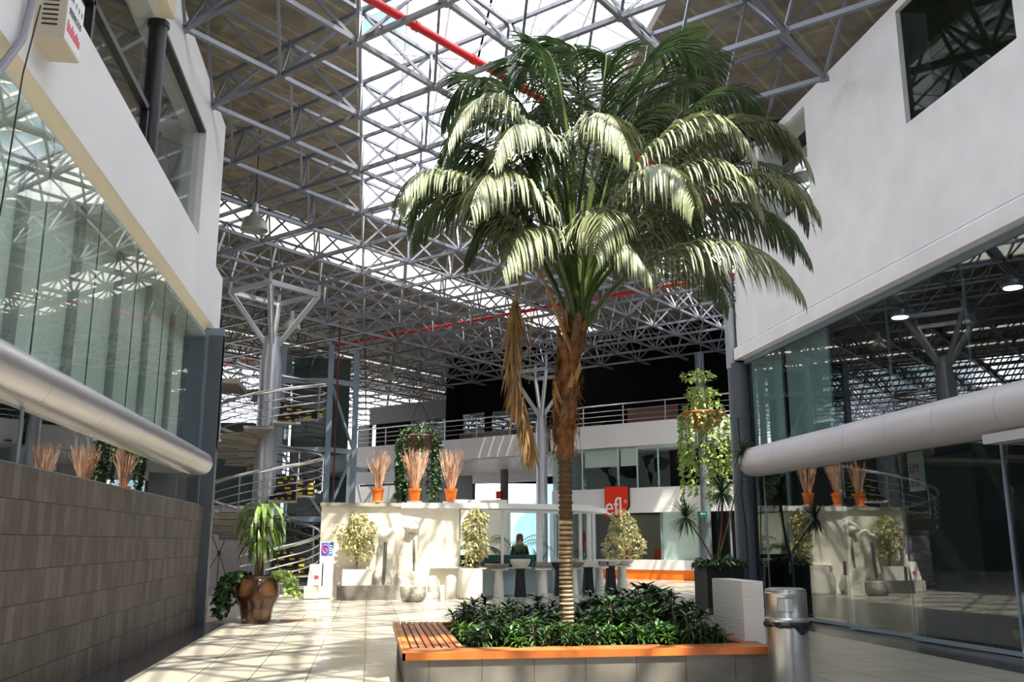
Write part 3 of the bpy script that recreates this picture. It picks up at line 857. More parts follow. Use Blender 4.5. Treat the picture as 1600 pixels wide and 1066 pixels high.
# ------------------------------------------------------------------ spiral stair
t = thing('spiral_staircase', 'steel spiral staircase with black and yellow risers winding round the silver column', 'staircase', (SX, SY, 0))
NT, TURN = 13, 2.37
dz = TURN / NT; dth = 2 * math.pi / NT
th0 = R(-107)
ri, ro = .36, 1.74
N = 35
def pol(r, th, z): return Vector((SX + r * math.cos(th), SY + r * math.sin(th), z))
for k in range(N):
    a0 = th0 + dth * k; a1 = a0 + dth * 1.06
    z = dz * (k + 1)
    m = M()
    m.cur = 0
    m.prism([pol(ri, a0, z - .05), pol(ro, a0, z - .05), pol(ro, (a0 + a1) / 2, z - .05), pol(ro, a1, z - .05), pol(ri, a1, z - .05)], (0, 0, .03))
    m.cur = 1
    m.prism([pol(ri, a0, z - .02), pol(ro, a0, z - .02), pol(ro, (a0 + a1) / 2, z - .02), pol(ro, a1, z - .02), pol(ri, a1, z - .02)], (0, 0, .02))
    # riser: black to the climber, beige at the back
    rad = Vector((math.cos(a0), math.sin(a0), 0)); tan = Vector((-math.sin(a0), math.cos(a0), 0))
    L = (ro - ri) / 2; cc = pol((ri + ro) / 2, a0, z - dz / 2 - .03)
    m.cur = 1; m.obox(cc, rad, tan, UZ, L, .006, dz / 2 + .02)
    m.cur = 0; m.obox(cc + tan * .016, rad, tan, UZ, L, .009, dz / 2 + .02)
    m.cur = 2
    for q in range(4):
        u = -L + .28 + q * .36 + (.18 if k % 2 else 0) - .1
        if abs(u) < L - .05: m.obox(cc - tan * .009 + rad * u + Vector((0, 0, .02)), rad, tan, UZ, .085, .004, .032)
    m.cur = 3; m.prism([pol(ro, a0, z - .07), pol(ro + .02, a0, z - .07), pol(ro + .02, a1, z - .07), pol(ro, a1, z - .07)], (0, 0, .08))
    m.build('tread', ['beige', 'rubber', 'yellow', 'chrome'], t)
def helix(off, r, a, b, n=None):
    n = n or int((b - a) * 4)
    out = []
    for i in range(n + 1):
        k = a + (b - a) * i / n
        out.append(pol(r, th0 + dth * k, dz * k + off))
    return out
M().path(helix(1.08, 1.80, .2, N - .2), .056, 10).build('handrail', 'chrome', t, True)
for h in (.30, .54, .78): M().path(helix(h, 1.79, .2, N - .2), .023, 6).build('rail', 'chrome', t, True)
for k in range(1, N, 2):
    p = pol(1.79, th0 + dth * k, dz * k)
    M().tube(p + Vector((0, 0, -.02)), p + Vector((0, 0, 1.08)), .024, 6).build('baluster', 'chrome', t, True)
# landing at the top and its railing
m = M(); m.box(SX - 5, SX - .75, SY - 1.7, SY + .4, 6.2, 6.36); struct(m.build('floor_landing', 'beige'))
t = thing('landing_railing', 'steel railing on the landing at the very top of the spiral stair', 'railing', (SX - 3, SY - 1.6, 6.36))
for x in (-5, -4, -3, -2): M().tube((SX + x, SY - 1.65, 6.36), (SX + x, SY - 1.65, 7.4), .025, 6).build('post', 'chrome', t)
for z, r in ((7.42, .045), (7.15, .018), (6.9, .018), (6.65, .018)): M().path([(SX - 5, SY - 1.65, z), (SX - 1.9, SY - 1.65, z)], r, 8).build('rail', 'chrome', t)
# side landings half way (beige slabs seen on the left)
m = M(); m.box(SX - 8, SX - 1.75, SY + .2, SY + 1.8, 4.45, 4.6); struct(m.build('floor_landing', 'beige'))

# ------------------------------------------------------------------ lift tower
t = thing('lift_tower', 'blue grey steel and glass lift tower behind the spiral stair', 'lift', (-2.2, 38.5, 0))
for x, y in ((-3.62, 38), (-1.72, 37.8), (-.72, 38.6), (-3.62, 40.4), (-.72, 40.4)):
    M().box(x - .11, x + .11, y - .11, y + .11, 0, 9.4).build('post', 'bluesteel', t)
for z in (2.4, 5.12, 7.9):
    for a, b in (((-3.62, 38), (-1.72, 37.8)), ((-1.72, 37.8), (-.72, 38.6)), ((-3.62, 38), (-3.62, 40.4)), ((-.72, 38.6), (-.72, 40.4))):
        M().bar((*a, z), (*b, z), .16, .2).build('beam', 'bluesteel', t)
for z0, z1 in ((2.4, 5.12), (7.9, 5.12)):
    M().bar((-1.72, 37.8, z0), (-.72, 38.6, z1), .09, .09).build('brace', 'bluesteel', t)
M().bar((-3.62, 38, 5.12), (-1.72, 37.8, 2.4), .09, .09).build('brace', 'bluesteel', t)
M().prism([(-3.6, 38.02, 0), (-1.74, 37.82, 0), (-1.74, 37.83, 0), (-3.6, 38.03, 0)], (0, 0, 9.3)).build('glass_wall', 'g_right', t)
M().prism([(-1.70, 37.84, 0), (-.74, 38.62, 0), (-.74, 38.64, 0), (-1.70, 37.86, 0)], (0, 0, 5.0)).build('glass_wall', 'g_right', t)
M().box(-3.4, -1.0, 40.2, 40.3, 0, 9.3).build('back_wall', 'teal_dark', t)
M().box(-3.1, -2.0, 38.6, 39.6, 5.2, 7.4).build('car', 'wallgrey', t)
# surroundings at the far left, and unseen walls blocking sky light
struct(M().box(-7.8, -4.1, 33.7, 33.9, 0, 2.75).build('wall_panel_left', 'pinkwall'))
struct(M().box(-30, -3.9, 44, 44.3, 0, 6.9).build('wall_far_left', 'teal_dark'))
struct(M().box(-3.3, 8.6, -12.3, -12, 0, 12).build('wall_front_light_block', 'dark'))  # unseen, added behind the camera to shut out back light
struct(M().box(-30.3, -30, -12, 90, 0, 11.9).build('wall_left_sky_block', 'wallgrey'))  # unseen, raised to the roof to keep sky light off the truss
struct(M().box(-30, 2, 72, 72.3, 0, 6.0).build('wall_horizon', 'wallgrey'))
struct(M().box(19, 45, 72, 72.3, 0, 11.9).build('wall_right_sky_block', 'dark'))  # unseen, closed up to the roof to cut light from the sky
m = M(); m.box(2, 6.8, 72, 72.3, 0, 11.9); m.box(6.8, 19, 72, 72.3, 6, 11.9); struct(m.build('wall_middle_sky_block', 'dark'))  # upper part closed so less sky light reaches the back
struct(M().box(32, 32.3, 20, 72, 0, 11.9).build('wall_side_right', 'dark'))
struct(M().box(8.6, 32, 20.3, 20.5, 6, 11.9).build('wall_side_far', 'dark'))
t = thing('banner_stand', 'black X shaped frame of a banner stand seen from behind on the left', 'banner stand', (-5.0, 33.3, 0))
c = Vector((-4.98, 33.3, 1.15))
M().obox(c, (1, 0, 0), (0, 1, 0), (0, 0, 1), .06, .03, .08).build('hub', 'black', t)
for q in ((-.55, 2.35), (.45, 2.35), (-.6, .12), (.42, .0), (0, 0)):
    M().tube(c, (c.x + q[0], 33.25, q[1]), .014, 6).build('rod', 'black', t)
# ------------------------------------------------------------------ display pavilion: wall, roof slab, mullions
WY = 27.0
t = thing('display_pavilion', 'cream display wall with white flat roof slab and glazed rounded end', 'pavilion', (0, WY, 0))
M().box(-1.33, 2.55, WY, WY + .22, 0, 2.50).build('wall', 'cream', t)
M().box(-1.36, 0.9, WY - .08, WY + .6, 2.50, 2.60).build('coping', 'beige', t)
edge = [(0.9, 26.92), (2.45, 26.85), (3.8, 26.95), (5.0, 27.25), (6.1, 28.0), (7.05, 29.2), (7.75, 30.6), (7.95, 31.2)]
def smooth_line(ps, n=6):
    out = []
    for i in range(len(ps) - 1):
        p0, p1, p2, p3 = ps[max(i - 1, 0)], ps[i], ps[i + 1], ps[min(i + 2, len(ps) - 1)]
        for k in range(n):
            u = k / n
            out.append(tuple(.5 * (2 * p1[j] + (p2[j] - p0[j]) * u + (2 * p0[j] - 5 * p1[j] + 4 * p2[j] - p3[j]) * u * u + (3 * p1[j] - p0[j] - 3 * p2[j] + p3[j]) * u ** 3) for j in range(len(p1))))
    out.append(tuple(ps[-1])); return out
E_ = smooth_line(edge)
M().prism([(x, y, 2.46) for x, y in E_] + [(7.9, 31.6, 2.46), (7.3, 31.4, 2.46), (6.4, 29.9, 2.46), (5.3, 28.9, 2.46), (4.2, 28.3, 2.46), (2.5, 28.0, 2.46), (.9, 27.5, 2.46)], (0, 0, .15)).build('roof_slab', 'white', t)
posts = [(3.86, 27.42, .07), (5.02, 27.75, .17), (5.78, 28.35, .07), (6.62, 29.3, .09), (7.02, 29.95, .07), (7.36, 30.6, .09)]
for x, y, w_ in posts: M().box(x - w_ / 2, x + w_ / 2, y - .05, y + .05, 0.0, 2.46).build('post', 'white', t)
pl = [(2.55, 27.2)] + [(x, y) for x, y, _ in posts]
for (a, b), (c, d) in zip(pl, pl[1:]):
    M().prism([(a, b, .78), (c, d, .78), (c, d + .01, .78), (a, b + .01, .78)], (0, 0, 1.68)).build('pane', 'g_clear', t)
    M().prism([(a, b - .02, .02), (c, d - .02, .02), (c, d + .04, .02), (a, b + .04, .02)], (0, 0, .74)).build('base_panel', 'paleteal', t)
    M().prism([(a, b - .22, .76), (c, d - .22, .76), (c, d + .12, .76), (a, b + .12, .76)], (0, 0, .035)).build('shelf', 'plaster', t)
M().box(2.55, 4.55, 31.2, 31.4, 0, 2.9).build('back_wall', 'cream', t)
M().box(2.50, 2.62, 27.22, 31.2, 0, 2.46).build('side_wall', 'cream', t)
M().bar((4.3, 31.3, 2.62), (7.6, 31.9, 2.62), .16, .28).build('back_beam', 'white', t)
for x, y in ((4.62, 31.3), (6.15, 31.6), (7.5, 31.85)): M().box(x - .06, x + .06, y - .06, y + .06, 0, 2.5).build('back_post', 'white', t)
m = M(); m.box(1.75, 3.3, WY - .20, WY - .0, .80, .835)
tag(m.build('wall_shelf', 'plaster'), 'thin pale shelf on the cream wall above the standing stones', 'shelf')

# ------------------------------------------------------------------ orange pots with dry twigs on the wall
def twig_pot(px_, seed, label, spread, hgt, n):
    random.seed(seed)
    x = atY(px_, 783, WY - .02).x
    b = Vector((x, WY + .12, 2.612 if x > .9 else 2.602))
    t = thing('twig_pot', label, 'pot', b, 'orange pots on the wall top')
    M().lathe([(.21, 0), (.23, .03), (.23, .045), (.1, .05)], b, 20).build('saucer', 'saucer', t, True)
    M().lathe([(.125, .045), (.172, .34), (.19, .345), (.195, .41), (.17, .41), (.16, .36)], b, 24).build('pot', 'terracotta', t, True)
    for mm, cnt in (('twig', n // 2), ('twigpale', n // 2)):
        m = M()
        for k in range(cnt):
            a = rnd(0, 6.28); r = spread * math.sqrt(rnd(0.02, 1)); h = hgt * rnd(.7, 1.0)
            p0 = b + Vector((math.cos(a) * .07 * rnd(.2, 1), math.sin(a) * .07, .3)); p3 = b + Vector((math.cos(a) * r, math.sin(a) * r * .8, .4 + h))
            p1 = p0.lerp(p3, .4) + rv() * .03 + Vector((0, 0, .05)); p2 = p0.lerp(p3, .75) + rv() * .04
            m.path([p0, p1, p2, p3], [.011, .009, .007, .004], 4)
        m.build('twig_bundle', mm, t)
twig_pot(590, 1, 'orange pot of dry twigs, leftmost of three on the wall top', .38, 1.15, 60)
twig_pot(648, 2, 'orange pot of spreading dry twigs, middle one on the wall top', .46, 1.2, 90)
twig_pot(705, 3, 'orange pot of dry twigs, rightmost of three on the wall top', .42, 1.2, 60)
random.seed(11)

# ------------------------------------------------------------------ stones, benches and pedestals before the wall
def rough(m, amp, sc, seed=0.0, keepz=None):
    vs = []
    for v in m.v:
        p = Vector(v)
        n_ = noise.noise_vector(p * sc + Vector((seed, seed * 2, 0)))
        vs.append(tuple(p + Vector((n_.x, n_.y, n_.z * (0 if keepz is not None and p.z <= keepz else .5))) * amp))
    m.v = vs
    return m
def ring(prof, c, n=20):
    """loft of superellipse rings: (z, half width x, half width y, dx, dy)"""
    m = M(); vs = []; fs = []
    for z, a, b, dx, dy in prof:
        for k in range(n):
            th = 2 * math.pi * k / n; co, si = math.cos(th), math.sin(th)
            e = .75
            vs.append((c[0] + dx + a * math.copysign(abs(co) ** e, co), c[1] + dy + b * math.copysign(abs(si) ** e, si), c[2] + z))
    for i in range(len(prof) - 1):
        for k in range(n): fs.append((i * n + k, i * n + (k + 1) % n, (i + 1) * n + (k + 1) % n, (i + 1) * n + k))
    fs.append(tuple(range(n))[::-1]); fs.append(tuple(range((len(prof) - 1) * n, len(prof) * n)))
    m.add(vs, fs); return m
def sub(prof, n=3):
    return smooth_line([tuple(p) for p in prof], n)
# two carved standing stones
c = (0.46, 26.50, 0)
t = thing('standing_stone', 'tall pale carved stone with a slit coloured dark for shade, left of the pair', 'sculpture', c, 'standing stones')
m = ring(sub([(0, .25, .22, 0, 0), (.3, .26, .22, 0, 0), (.8, .25, .2, 0, 0), (1.3, .24, .17, .02, 0), (1.62, .22, .16, .05, 0), (1.80, .17, .13, .10, 0), (1.88, .08, .07, .12, 0)], 4), c, 24)
rough(m, .05, 5, 2).build('body', 'stone', t, True)
m = ring(sub([(.45, .05, .05, -.02, -.2), (1.0, .05, .05, .0, -.19), (1.5, .045, .04, .01, -.16)], 3), c, 10); m.build('slit', 'benchstone', t, True)  # solid dark piece, the groove's shadow put into its colour
m = ring(sub([(1.56, .10, .08, -.08, -.12), (1.66, .13, .12, -.08, -.13), (1.78, .09, .09, -.04, -.08)], 3), c, 12); rough(m, .02, 8, 1).build('brow', 'stone', t, True)
c = (1.13, 26.40, 0)
t = thing('standing_stone', 'tall pale carved stone with an overhanging head, right of the pair', 'sculpture', c, 'standing stones')
m = ring(sub([(0, .38, .26, 0, 0), (.5, .35, .25, .0, 0), (1.0, .30, .2, -.03, 0), (1.45, .25, .16, .0, 0), (1.70, .20, .14, .05, .02), (1.85, .19, .14, .05, .02)], 4), c, 24)
rough(m, .06, 4.5, 5).build('body', 'stone', t, True)
m = ring(sub([(1.80, .16, .14, .03, -.10), (1.90, .21, .19, .04, -.10), (2.02, .19, .17, .05, -.05), (2.10, .10, .1, .06, 0)], 4), c, 20); rough(m, .04, 7, 3).build('head', 'stone', t, True)
m = ring(sub([(.75, .025, .05, .12, -.2), (1.2, .035, .05, .12, -.17), (1.6, .03, .04, .10, -.13)], 3), c, 8); m.build('slit', 'benchstone', t, True)  # groove shadow painted as a dark stone piece
# bench block
m = M(); m.box(-.79, .76, 25.85, 26.2, 0, .375)
tag(m.build('bench_block', 'benchstone'), 'long grey brushed block lying before the left standing stone', 'bench')
# granite basin and stones
m = M().lathe([(.20, 0), (.29, .02), (.335, .12), (.34, .35), (.325, .385), (.28, .385), (.24, .33), (.05, .3)], (1.20, 25.25, 0), 28)
tag(m.build('stone_basin', 'basinstone', smooth=True), 'mottled grey round basin standing on the floor before the right stone', 'basin')
m = rough(ring(sub([(0, .17, .16, 0, 0), (.15, .20, .18, 0, 0), (.4, .17, .15, .0, 0), (.55, .13, .12, -.01, 0), (.62, .06, .06, 0, 0)], 4), (1.80, 26.2, 0), 18), .05, 6, 8)
tag(m.build('boulder', 'stone', smooth=True), 'rough upright pale stone under the shelf, right of the mottled basin', 'stone')
m = ring(sub([(0, .17, .16, 0, 0), (.3, .17, .16, 0, 0), (.52, .15, .14, 0, 0), (.6, .10, .1, 0, 0), (.63, .03, .03, 0, 0)], 4), (2.28, 26.35, 0), 18)
tag(m.build('rounded_bollard', 'plaster', smooth=True), 'slim white round-topped stone between rough stone and big drum', 'stone')
m = M().lathe([(.24, 0), (.30, .03), (.33, .12), (.335, .7), (.325, .80), (.29, .80), (.27, .72), (.05, .7)], (2.80, 26.1, 0), 28)
tag(m.build('plaster_drum', 'plaster', smooth=True), 'big white drum at the corner of the wall, left of the pedestals', 'drum')

def pedestal(x, y, mt, label, w0=.155, w1=.105, top=True, h=.78):
    t = thing('pedestal', label, 'pedestal', (x, y, 0), 'pedestals round the glazed end')
    M().lathe([(w0, 0), (w0 * .99, .02), (w1, h - .05), (w1, h - .04)], (x, y, 0), 4 if mt == 'black' else 20).build('shaft', mt, t, mt != 'black')
    if top: M().box(x - .24, x + .24, y - .2, y + .2, h - .04, h).build('top_plate', 'plaster', t)
    else: M().box(x - .13, x + .13, y - .13, y + .13, h - .04, h).build('top_plate', 'black', t)
pedestal(3.68, 26.80, 'plaster', 'white tapered pedestal under the flat grey bowl, first from the drum')
pedestal(4.28, 26.75, 'black', 'black tapered pedestal under the tall pale bowl', .21, .15, False)
pedestal(4.95, 26.90, 'plaster', 'white tapered pedestal under the square grey basin, left of trunk')
pedestal(5.52, 27.25, 'black', 'black tapered pedestal half hidden behind the palm trunk', .21, .15, False)
pedestal(6.02, 27.7, 'plaster', 'white tapered pedestal just right of the palm trunk')
pedestal(6.62, 28.35, 'black', 'black tapered pedestal under the long pale basin, right of trunk', .22, .16, False)
pedestal(7.08, 28.75, 'plaster', 'white tapered pedestal between the two rightmost black ones')
pedestal(7.62, 29.5, 'black', 'black tapered pedestal second from the right end', .22, .16, False)
pedestal(8.10, 29.9, 'plaster', 'white tapered pedestal at the right end under a shallow bowl', .18, .13)
def bowl(x, y, r, h, mt, label, z=.78, sqr=False):
    if sqr:
        m = M(); o = r
        m.prism([(x - o, y - o * .7, z), (x + o, y - o * .7, z), (x + o, y + o * .7, z), (x - o, y + o * .7, z)], (0, 0, h * .35))
        for a, b, c_, d in ((-o, o, -.7 * o, -.7 * o + .04), (-o, o, .7 * o - .04, .7 * o), (-o, -o + .04, -.7 * o, .7 * o), (o - .04, o, -.7 * o, .7 * o)):
            m.box(x + a, x + b, y + c_, y + d, z + h * .3, z + h)
        ob = m.build('basin', mt)
    else:
        m = M().lathe([(r * .45, 0), (r * .6, .015), (r * .86, h * .45), (r, h * .95), (r * .99, h), (r * .88, h), (r * .7, h * .45), (r * .1, h * .25)], (x, y, z), 28)
        ob = m.build('basin', mt, smooth=True)
    tag(ob, label, 'basin', 'basins on the pedestals')
bowl(3.62, 26.78, .37, .13, 'greybowl', 'wide flat grey stone bowl on the first white pedestal')
bowl(4.28, 26.75, .30, .26, 'palebowl', 'tall pale round bowl on black pedestal, left of trunk')
bowl(4.95, 26.90, .28, .17, 'greybowl', 'dark grey square basin on white pedestal, left of trunk', sqr=True)
bowl(5.52, 27.25, .27, .16, 'map', 'black basin mostly hidden behind the palm trunk', sqr=True)
bowl(6.05, 27.7, .33, .16, 'greybowl', 'grey shallow bowl just right of the palm trunk')
bowl(6.62, 28.35, .32, .17, 'palebowl', 'long pale rectangular basin on black pedestal, right of trunk', sqr=True)
bowl(7.08, 28.75, .24, .14, 'greybowl', 'small grey basin between two pale ones at the right', sqr=True)
bowl(7.60, 29.5, .36, .16, 'palebowl', 'pale bowl on the rightmost black pedestal')
bowl(8.12, 29.9, .36, .17, 'palebowl', 'pale shallow bowl at the right end of the row')
m = M(); m.box(3.1, 3.75, 27.32, 27.60, .80, .96); tag(m.build('trough', 'map'), 'low black trough on the shelf before the teal planters', 'trough')
m = M().lathe([(.12, 0), (.15, .03), (.16, .18), (.13, .2)], (6.55, 29.75, .8), 18)
t = thing('watering_pot', 'small round brown pot with a hooped handle inside the glazed end', 'pot', (6.55, 29.75, .8))
m.build('body', 'basinstone', t, True)
M().path([(6.55 + .2 * math.cos(a), 29.75, 1.02 + .22 * math.sin(a)) for a in [math.pi * k / 10 for k in range(11)]], .012, 6).build('handle', 'black', t, True)

# ------------------------------------------------------------------ small trees, palms and grasses
def leafcloud(m, c, rx, ry, rz, n, L, w, shell=.35):
    for _ in range(n):
        d = rv()
        while d.length > 1 or d.length < .05: d = rv()
        d = d.normalized() * (d.length ** shell)
        p = Vector(c) + Vector((d.x * rx, d.y * ry, d.z * rz))
        m.leaf(p, rv() + Vector((d.x, d.y, -.3)), rv() + Vector((0, 0, 1)), L * rnd(.6, 1.2), w * rnd(.7, 1.2), .4, 2, .3)
def small_tree(c, h, clouds, label, planter=None, group='pale leaved small trees', mt='ficus'):
    t = thing('small_tree', label, 'tree', c, group)
    z0 = 0
    if planter:
        a, b, hh = planter
        M().prism([(c[0] - a, c[1] - b, c[2]), (c[0] + a, c[1] - b, c[2]), (c[0] + a, c[1] + b, c[2]), (c[0] - a, c[1] + b, c[2])], (0, 0, hh)).build('planter', 'plaster', t)
        z0 = hh
    m = M()
    for k in range(3):
        dx = rnd(-.05, .05)
        m.path([(c[0] + dx, c[1], c[2] + z0), (c[0] + dx * 2, c[1] + .02, c[2] + z0 + (h - z0) * .45), (c[0] + dx * 3 + rnd(-.1, .1), c[1] + rnd(-.1, .1), c[2] + h)], [.025, .02, .008], 6)
    m.build('stems', 'stem', t, True)
    m = M()
    for (dx, dy, dz_, rx, rz, n) in clouds: leafcloud(m, (c[0] + dx, c[1] + dy, c[2] + dz_), rx, rx * .7, rz, n, .13, .06)
    m.build('foliage', mt, t)
small_tree((-.28, 26.6, 0), 2.0, [(-.15, 0, 1.55, .36, .38, 330), (.1, 0, 1.85, .38, .35, 330), (.18, 0, 1.35, .26, .35, 200), (.0, 0, 2.15, .25, .2, 120), (-.45, 0, 1.85, .2, .18, 70)],
           'pale leafy tree in white square planter, left on the cream wall', (.40, .26, .78))
small_tree((2.95, 26.62, 0), 2.2, [(.0, 0, 1.9, .32, .45, 400), (.1, 0, 2.25, .28, .28, 200), (.05, 0, 1.4, .33, .4, 320), (-.05, 0, 1.0, .22, .25, 120)],
           'pale leafy tree behind the white drum at the wall corner')
small_tree((9.0, 33.2, 0), 2.2, [(.1, 0, 1.9, .55, .55, 450), (.4, 0, 1.4, .5, .5, 380), (-.3, 0, 1.3, .4, .5, 260), (.0, 0, 2.4, .35, .3, 150)],
           'pale leafy tree beyond the rounded glass end, before the red sign')
# teal planters with arching palms
for k, (x, lab) in enumerate(((3.0, 'teal planter box nearest the wall corner, tree leaves in front'), (3.68, 'teal planter box second from the wall corner'), (4.35, 'teal planter box third from the corner, behind the pale bowl'), (4.85, 'narrow teal planter box at the right end of its row'))):
    w_ = .31 if k < 3 else .17
    m = M(); y = 28.3
    m.prism([(x - w_ * .92, y - .25, 0), (x + w_ * .92, y - .25, 0), (x + w_ * .92, y + .25, 0), (x - w_ * .92, y + .25, 0)], (0, 0, .02))
    m.prism([(x - w_, y - .27, .02), (x + w_, y - .27, .02), (x + w_, y + .27, .02), (x - w_, y + .27, .02)], (0, 0, 1.12))
    tag(m.build('planter_box', 'teal'), lab, 'planter', 'teal planter boxes')
def frondlet(m, sm, b, d, L, droop, n=16, ll=.28, w=.02):
    p = Vector(b); d = Vector(d).normalized(); pts = [p.copy()]
    for i in range(n):
        d = (d + Vector((0, 0, -droop / n))).normalized(); p = p + d * (L / n); pts.append(p.copy())
        if i > n * .25:
            side = d.cross(Vector((0, 0, 1)))
            if side.length < .05: side = Vector((1, 0, 0))
            side.normalize(); f = math.sin(math.pi * (i / n * .85 + .1))
            for s in (-1, 1): m.leaf(p, d * .7 + side * s, Vector((0, 0, 1)), ll * f + .06, w, .6, 2, .2)
    sm.path(pts, .008, 4)
def mini_palm(c, n, L, label, group, mt='pothos', droop=1.6, tilt=1.1):
    t = thing('potted_palm', label, 'plant', c, group)
    m = M(); sm = M()
    for k in range(n):
        a = 6.28 * k / n + rnd(-.3, .3)
        frondlet(m, sm, c, (math.cos(a) * .6, math.sin(a) * .6, tilt * rnd(.7, 1.3)), L * rnd(.8, 1.1), droop)
    m.build('fronds', mt, t); sm.build('stalks', 'petiole', t)
mini_palm((3.35, 28.3, 1.14), 8, .95, 'arching palm plant in the left teal planters', 'palms behind the bowls', 'corn', 2.2)
mini_palm((4.35, 28.35, 1.14), 9, 1.25, 'larger bright arching palm plant behind the pale bowl', 'palms behind the bowls', 'pothos', 1.8)
def spiky(c, n, L, w, mt, name, label, cat, group=None, up=.6, droop=.5, stemh=0):
    t = thing(name, label, cat, c, group)
    m = M()
    for k in range(n):
        a = rnd(0, 6.28); u = rnd(-.1, 1.4) * up
        m.leaf(c, (math.cos(a), math.sin(a), u), (0, 0, 1), L * rnd(.7, 1.1), w, droop, 3, .2)
    m.build('leaves', mt, t); return t
for x, y, s_, lab in ((5.15, 28.5, .7, 'dark spiky grass plant inside the glazing, left of the trunk'), (6.9, 30.2, .75, 'dark spiky grass plant inside the rounded glass end')):
    spiky((x, y, .8), 60, s_, .025, 'shrub', 'grass_plant', lab, 'plant', None, 2.2, .3)
    m = M(); m.box(x - .22, x + .22, y - .15, y + .15, 0, .82); tag(m.build('plant_stand', 'map'), 'black box stand under ' + lab.replace('dark ', 'the '), 'stand')
# dark seats / counter inside and a vertical red panel
m = M(); fbox(m, sF(904, 850, 2), sF(915, 850, 2), 2, 2.04, 1.05, 2.0); tag(m.build('wall_panel', 'signred'), 'tall red panel seen through the rounded glazing', 'panel')

# ------------------------------------------------------------------ person seen behind the planters
def person():
    x, y = 5.55, 31.0
    x = atY(812, 860, y).x
    t = thing('person', 'person with brown hair in black clothes behind the teal planters', 'person', (x, y, 0))
    vs = [(0, 0, .92), (0, 0, 1.12), (0, 0, 1.34), (0, -.01, 1.46), (0, -.02, 1.54), (0, -.02, 1.63), (0, -.02, 1.70),
          (-.1, 0, .86), (-.11, -.01, .48), (-.11, .01, .08), (-.11, -.13, .04), (.1, 0, .86), (.11, -.01, .48), (.11, .01, .08), (.11, -.13, .04),
          (-.18, 0, 1.38), (-.25, .01, 1.12), (-.20, -.15, .98), (.18, 0, 1.38), (.25, .01, 1.12), (.20, -.15, .98)]
    ed = [(0, 1), (1, 2), (2, 3), (3, 4), (4, 5), (5, 6), (0, 7), (7, 8), (8, 9), (9, 10), (0, 11), (11, 12), (12, 13), (13, 14), (2, 15), (15, 16), (16, 17), (2, 18), (18, 19), (19, 20)]
    rad = [.16, .145, .16, .075, .06, .095, .085, .105, .07, .05, .045, .105, .07, .05, .045, .075, .055, .04, .075, .055, .04]
    me = bpy.data.meshes.new('body'); me.from_pydata(vs, ed, [])
    o = bpy.data.objects.new('body', me); C.objects.link(o); o.parent = t
    me.materials.append(K['skin'])
    md = o.modifiers.new('skin', 'SKIN'); md.use_smooth_shade = True
    for i, v in enumerate(me.skin_vertices[0].data if len(me.skin_vertices) else []): v.radius = (rad[i], rad[i] * .8); v.use_root = (i == 0)
    if not len(me.skin_vertices):
        pass
    o.modifiers.new('sub', 'SUBSURF').levels = 2
    o.modifiers['sub'].render_levels = 2
    def shell(name, prof, mt):
        m = M(); 
        return m
    m = ring(sub([(.84, .20, .15, 0, 0), (1.0, .18, .14, 0, 0), (1.2, .19, .14, 0, 0), (1.36, .20, .13, 0, 0), (1.45, .12, .09, 0, 0)], 3), (x, y, 0), 20)
    for s in (-1, 1): m.path([(x + s * .17, y, 1.38), (x + s * .255, y + .01, 1.12), (x + s * .21, y - .13, 1.0)], [.09, .072, .06], 10)
    m.build('jacket', 'cloth', t, True)
    m = M()
    for s in (-1, 1): m.path([(x + s * .09, y, .90), (x + s * .11, y - .01, .48), (x + s * .11, y + .01, .1)], [.125, .09, .07], 12)
    m.build('trousers', 'cloth', t, True)
    m = ring(sub([(1.44, .10, .05, 0, .06), (1.55, .115, .09, 0, .03), (1.66, .115, .11, 0, .0), (1.74, .10, .10, 0, -.01), (1.79, .05, .06, 0, 0)], 3), (x, y, 0), 18)
    m.build('hair', 'hair', t, True)
    m = M()
    for s in (-1, 1): m.lathe([(.004, -.012), (.014, 0), (.004, .012)], (x + s * .035, y - .115, 1.635), 8)
    m.build('eyes', 'black', t)
    M().path([(x, y - .11, 1.63), (x, y - .135, 1.60), (x, y - .11, 1.59)], .012, 6).build('nose', 'skin', t, True)
person()

# ------------------------------------------------------------------ poster stand at the left end of the wall
px0 = Vector((-1.42, 28.0, 0))
t = thing('poster_totem', 'white totem with a blue poster at the left end of the wall', 'sign', px0)
x, y = -1.32, 26.7
x0, x1 = atY(501, 850, 26.7).x, atY(522, 850, 26.7).x
M().box(x0, x1, 26.7, 26.85, 0.02, 1.52).build('panel', 'plaster', t)
pst = M().box(x0 + .02, x1 - .03, 26.69, 26.70, 1.15, 1.50).build('poster', 'poster', t)
m = M(); c = Vector((x0 + .13, 26.685, 1.32))
m.path([c + Vector((.09 * math.cos(a), 0, .11 * math.sin(a))) for a in [6.2832 * k / 20 for k in range(21)]], .018, 6)
m.bar(c + Vector((-.06, 0, .07)), c + Vector((.06, 0, -.07)), .02, .01); m.build('ring_symbol', 'pink', pst)
for k in range(4): M().box(x0 + .24, x1 - .05, 26.684, 26.69, 1.40 - k * .065, 1.43 - k * .065).build('text_line', 'cyan', pst)
M().box(x0 + .07, x0 + .1, 26.68, 26.7, .35, .95).build('slot', 'black', t)
t = thing('leaflet_rack', 'low white leaflet rack leaning beside the blue poster totem', 'rack', (x0 - .2, 26.6, 0))
M().box(x0 - .38, x0 + .02, 26.45, 26.75, 0.02, .34).build('base', 'plaster', t)
M().prism([(x0 - .30, 26.50, .36), (x0 + .03, 26.50, .36), (x0 + .03, 26.66, .92), (x0 - .26, 26.66, .92)], (0, .03, 0)).build('leaflet_panel', 'plaster', t)
M().prism([(x0 - .12, 26.532, .55), (x0 + .0, 26.532, .55), (x0 + .0, 26.54, .62), (x0 - .12, 26.54, .62)], (0, .012, .01)).build('print', 'pink', t)

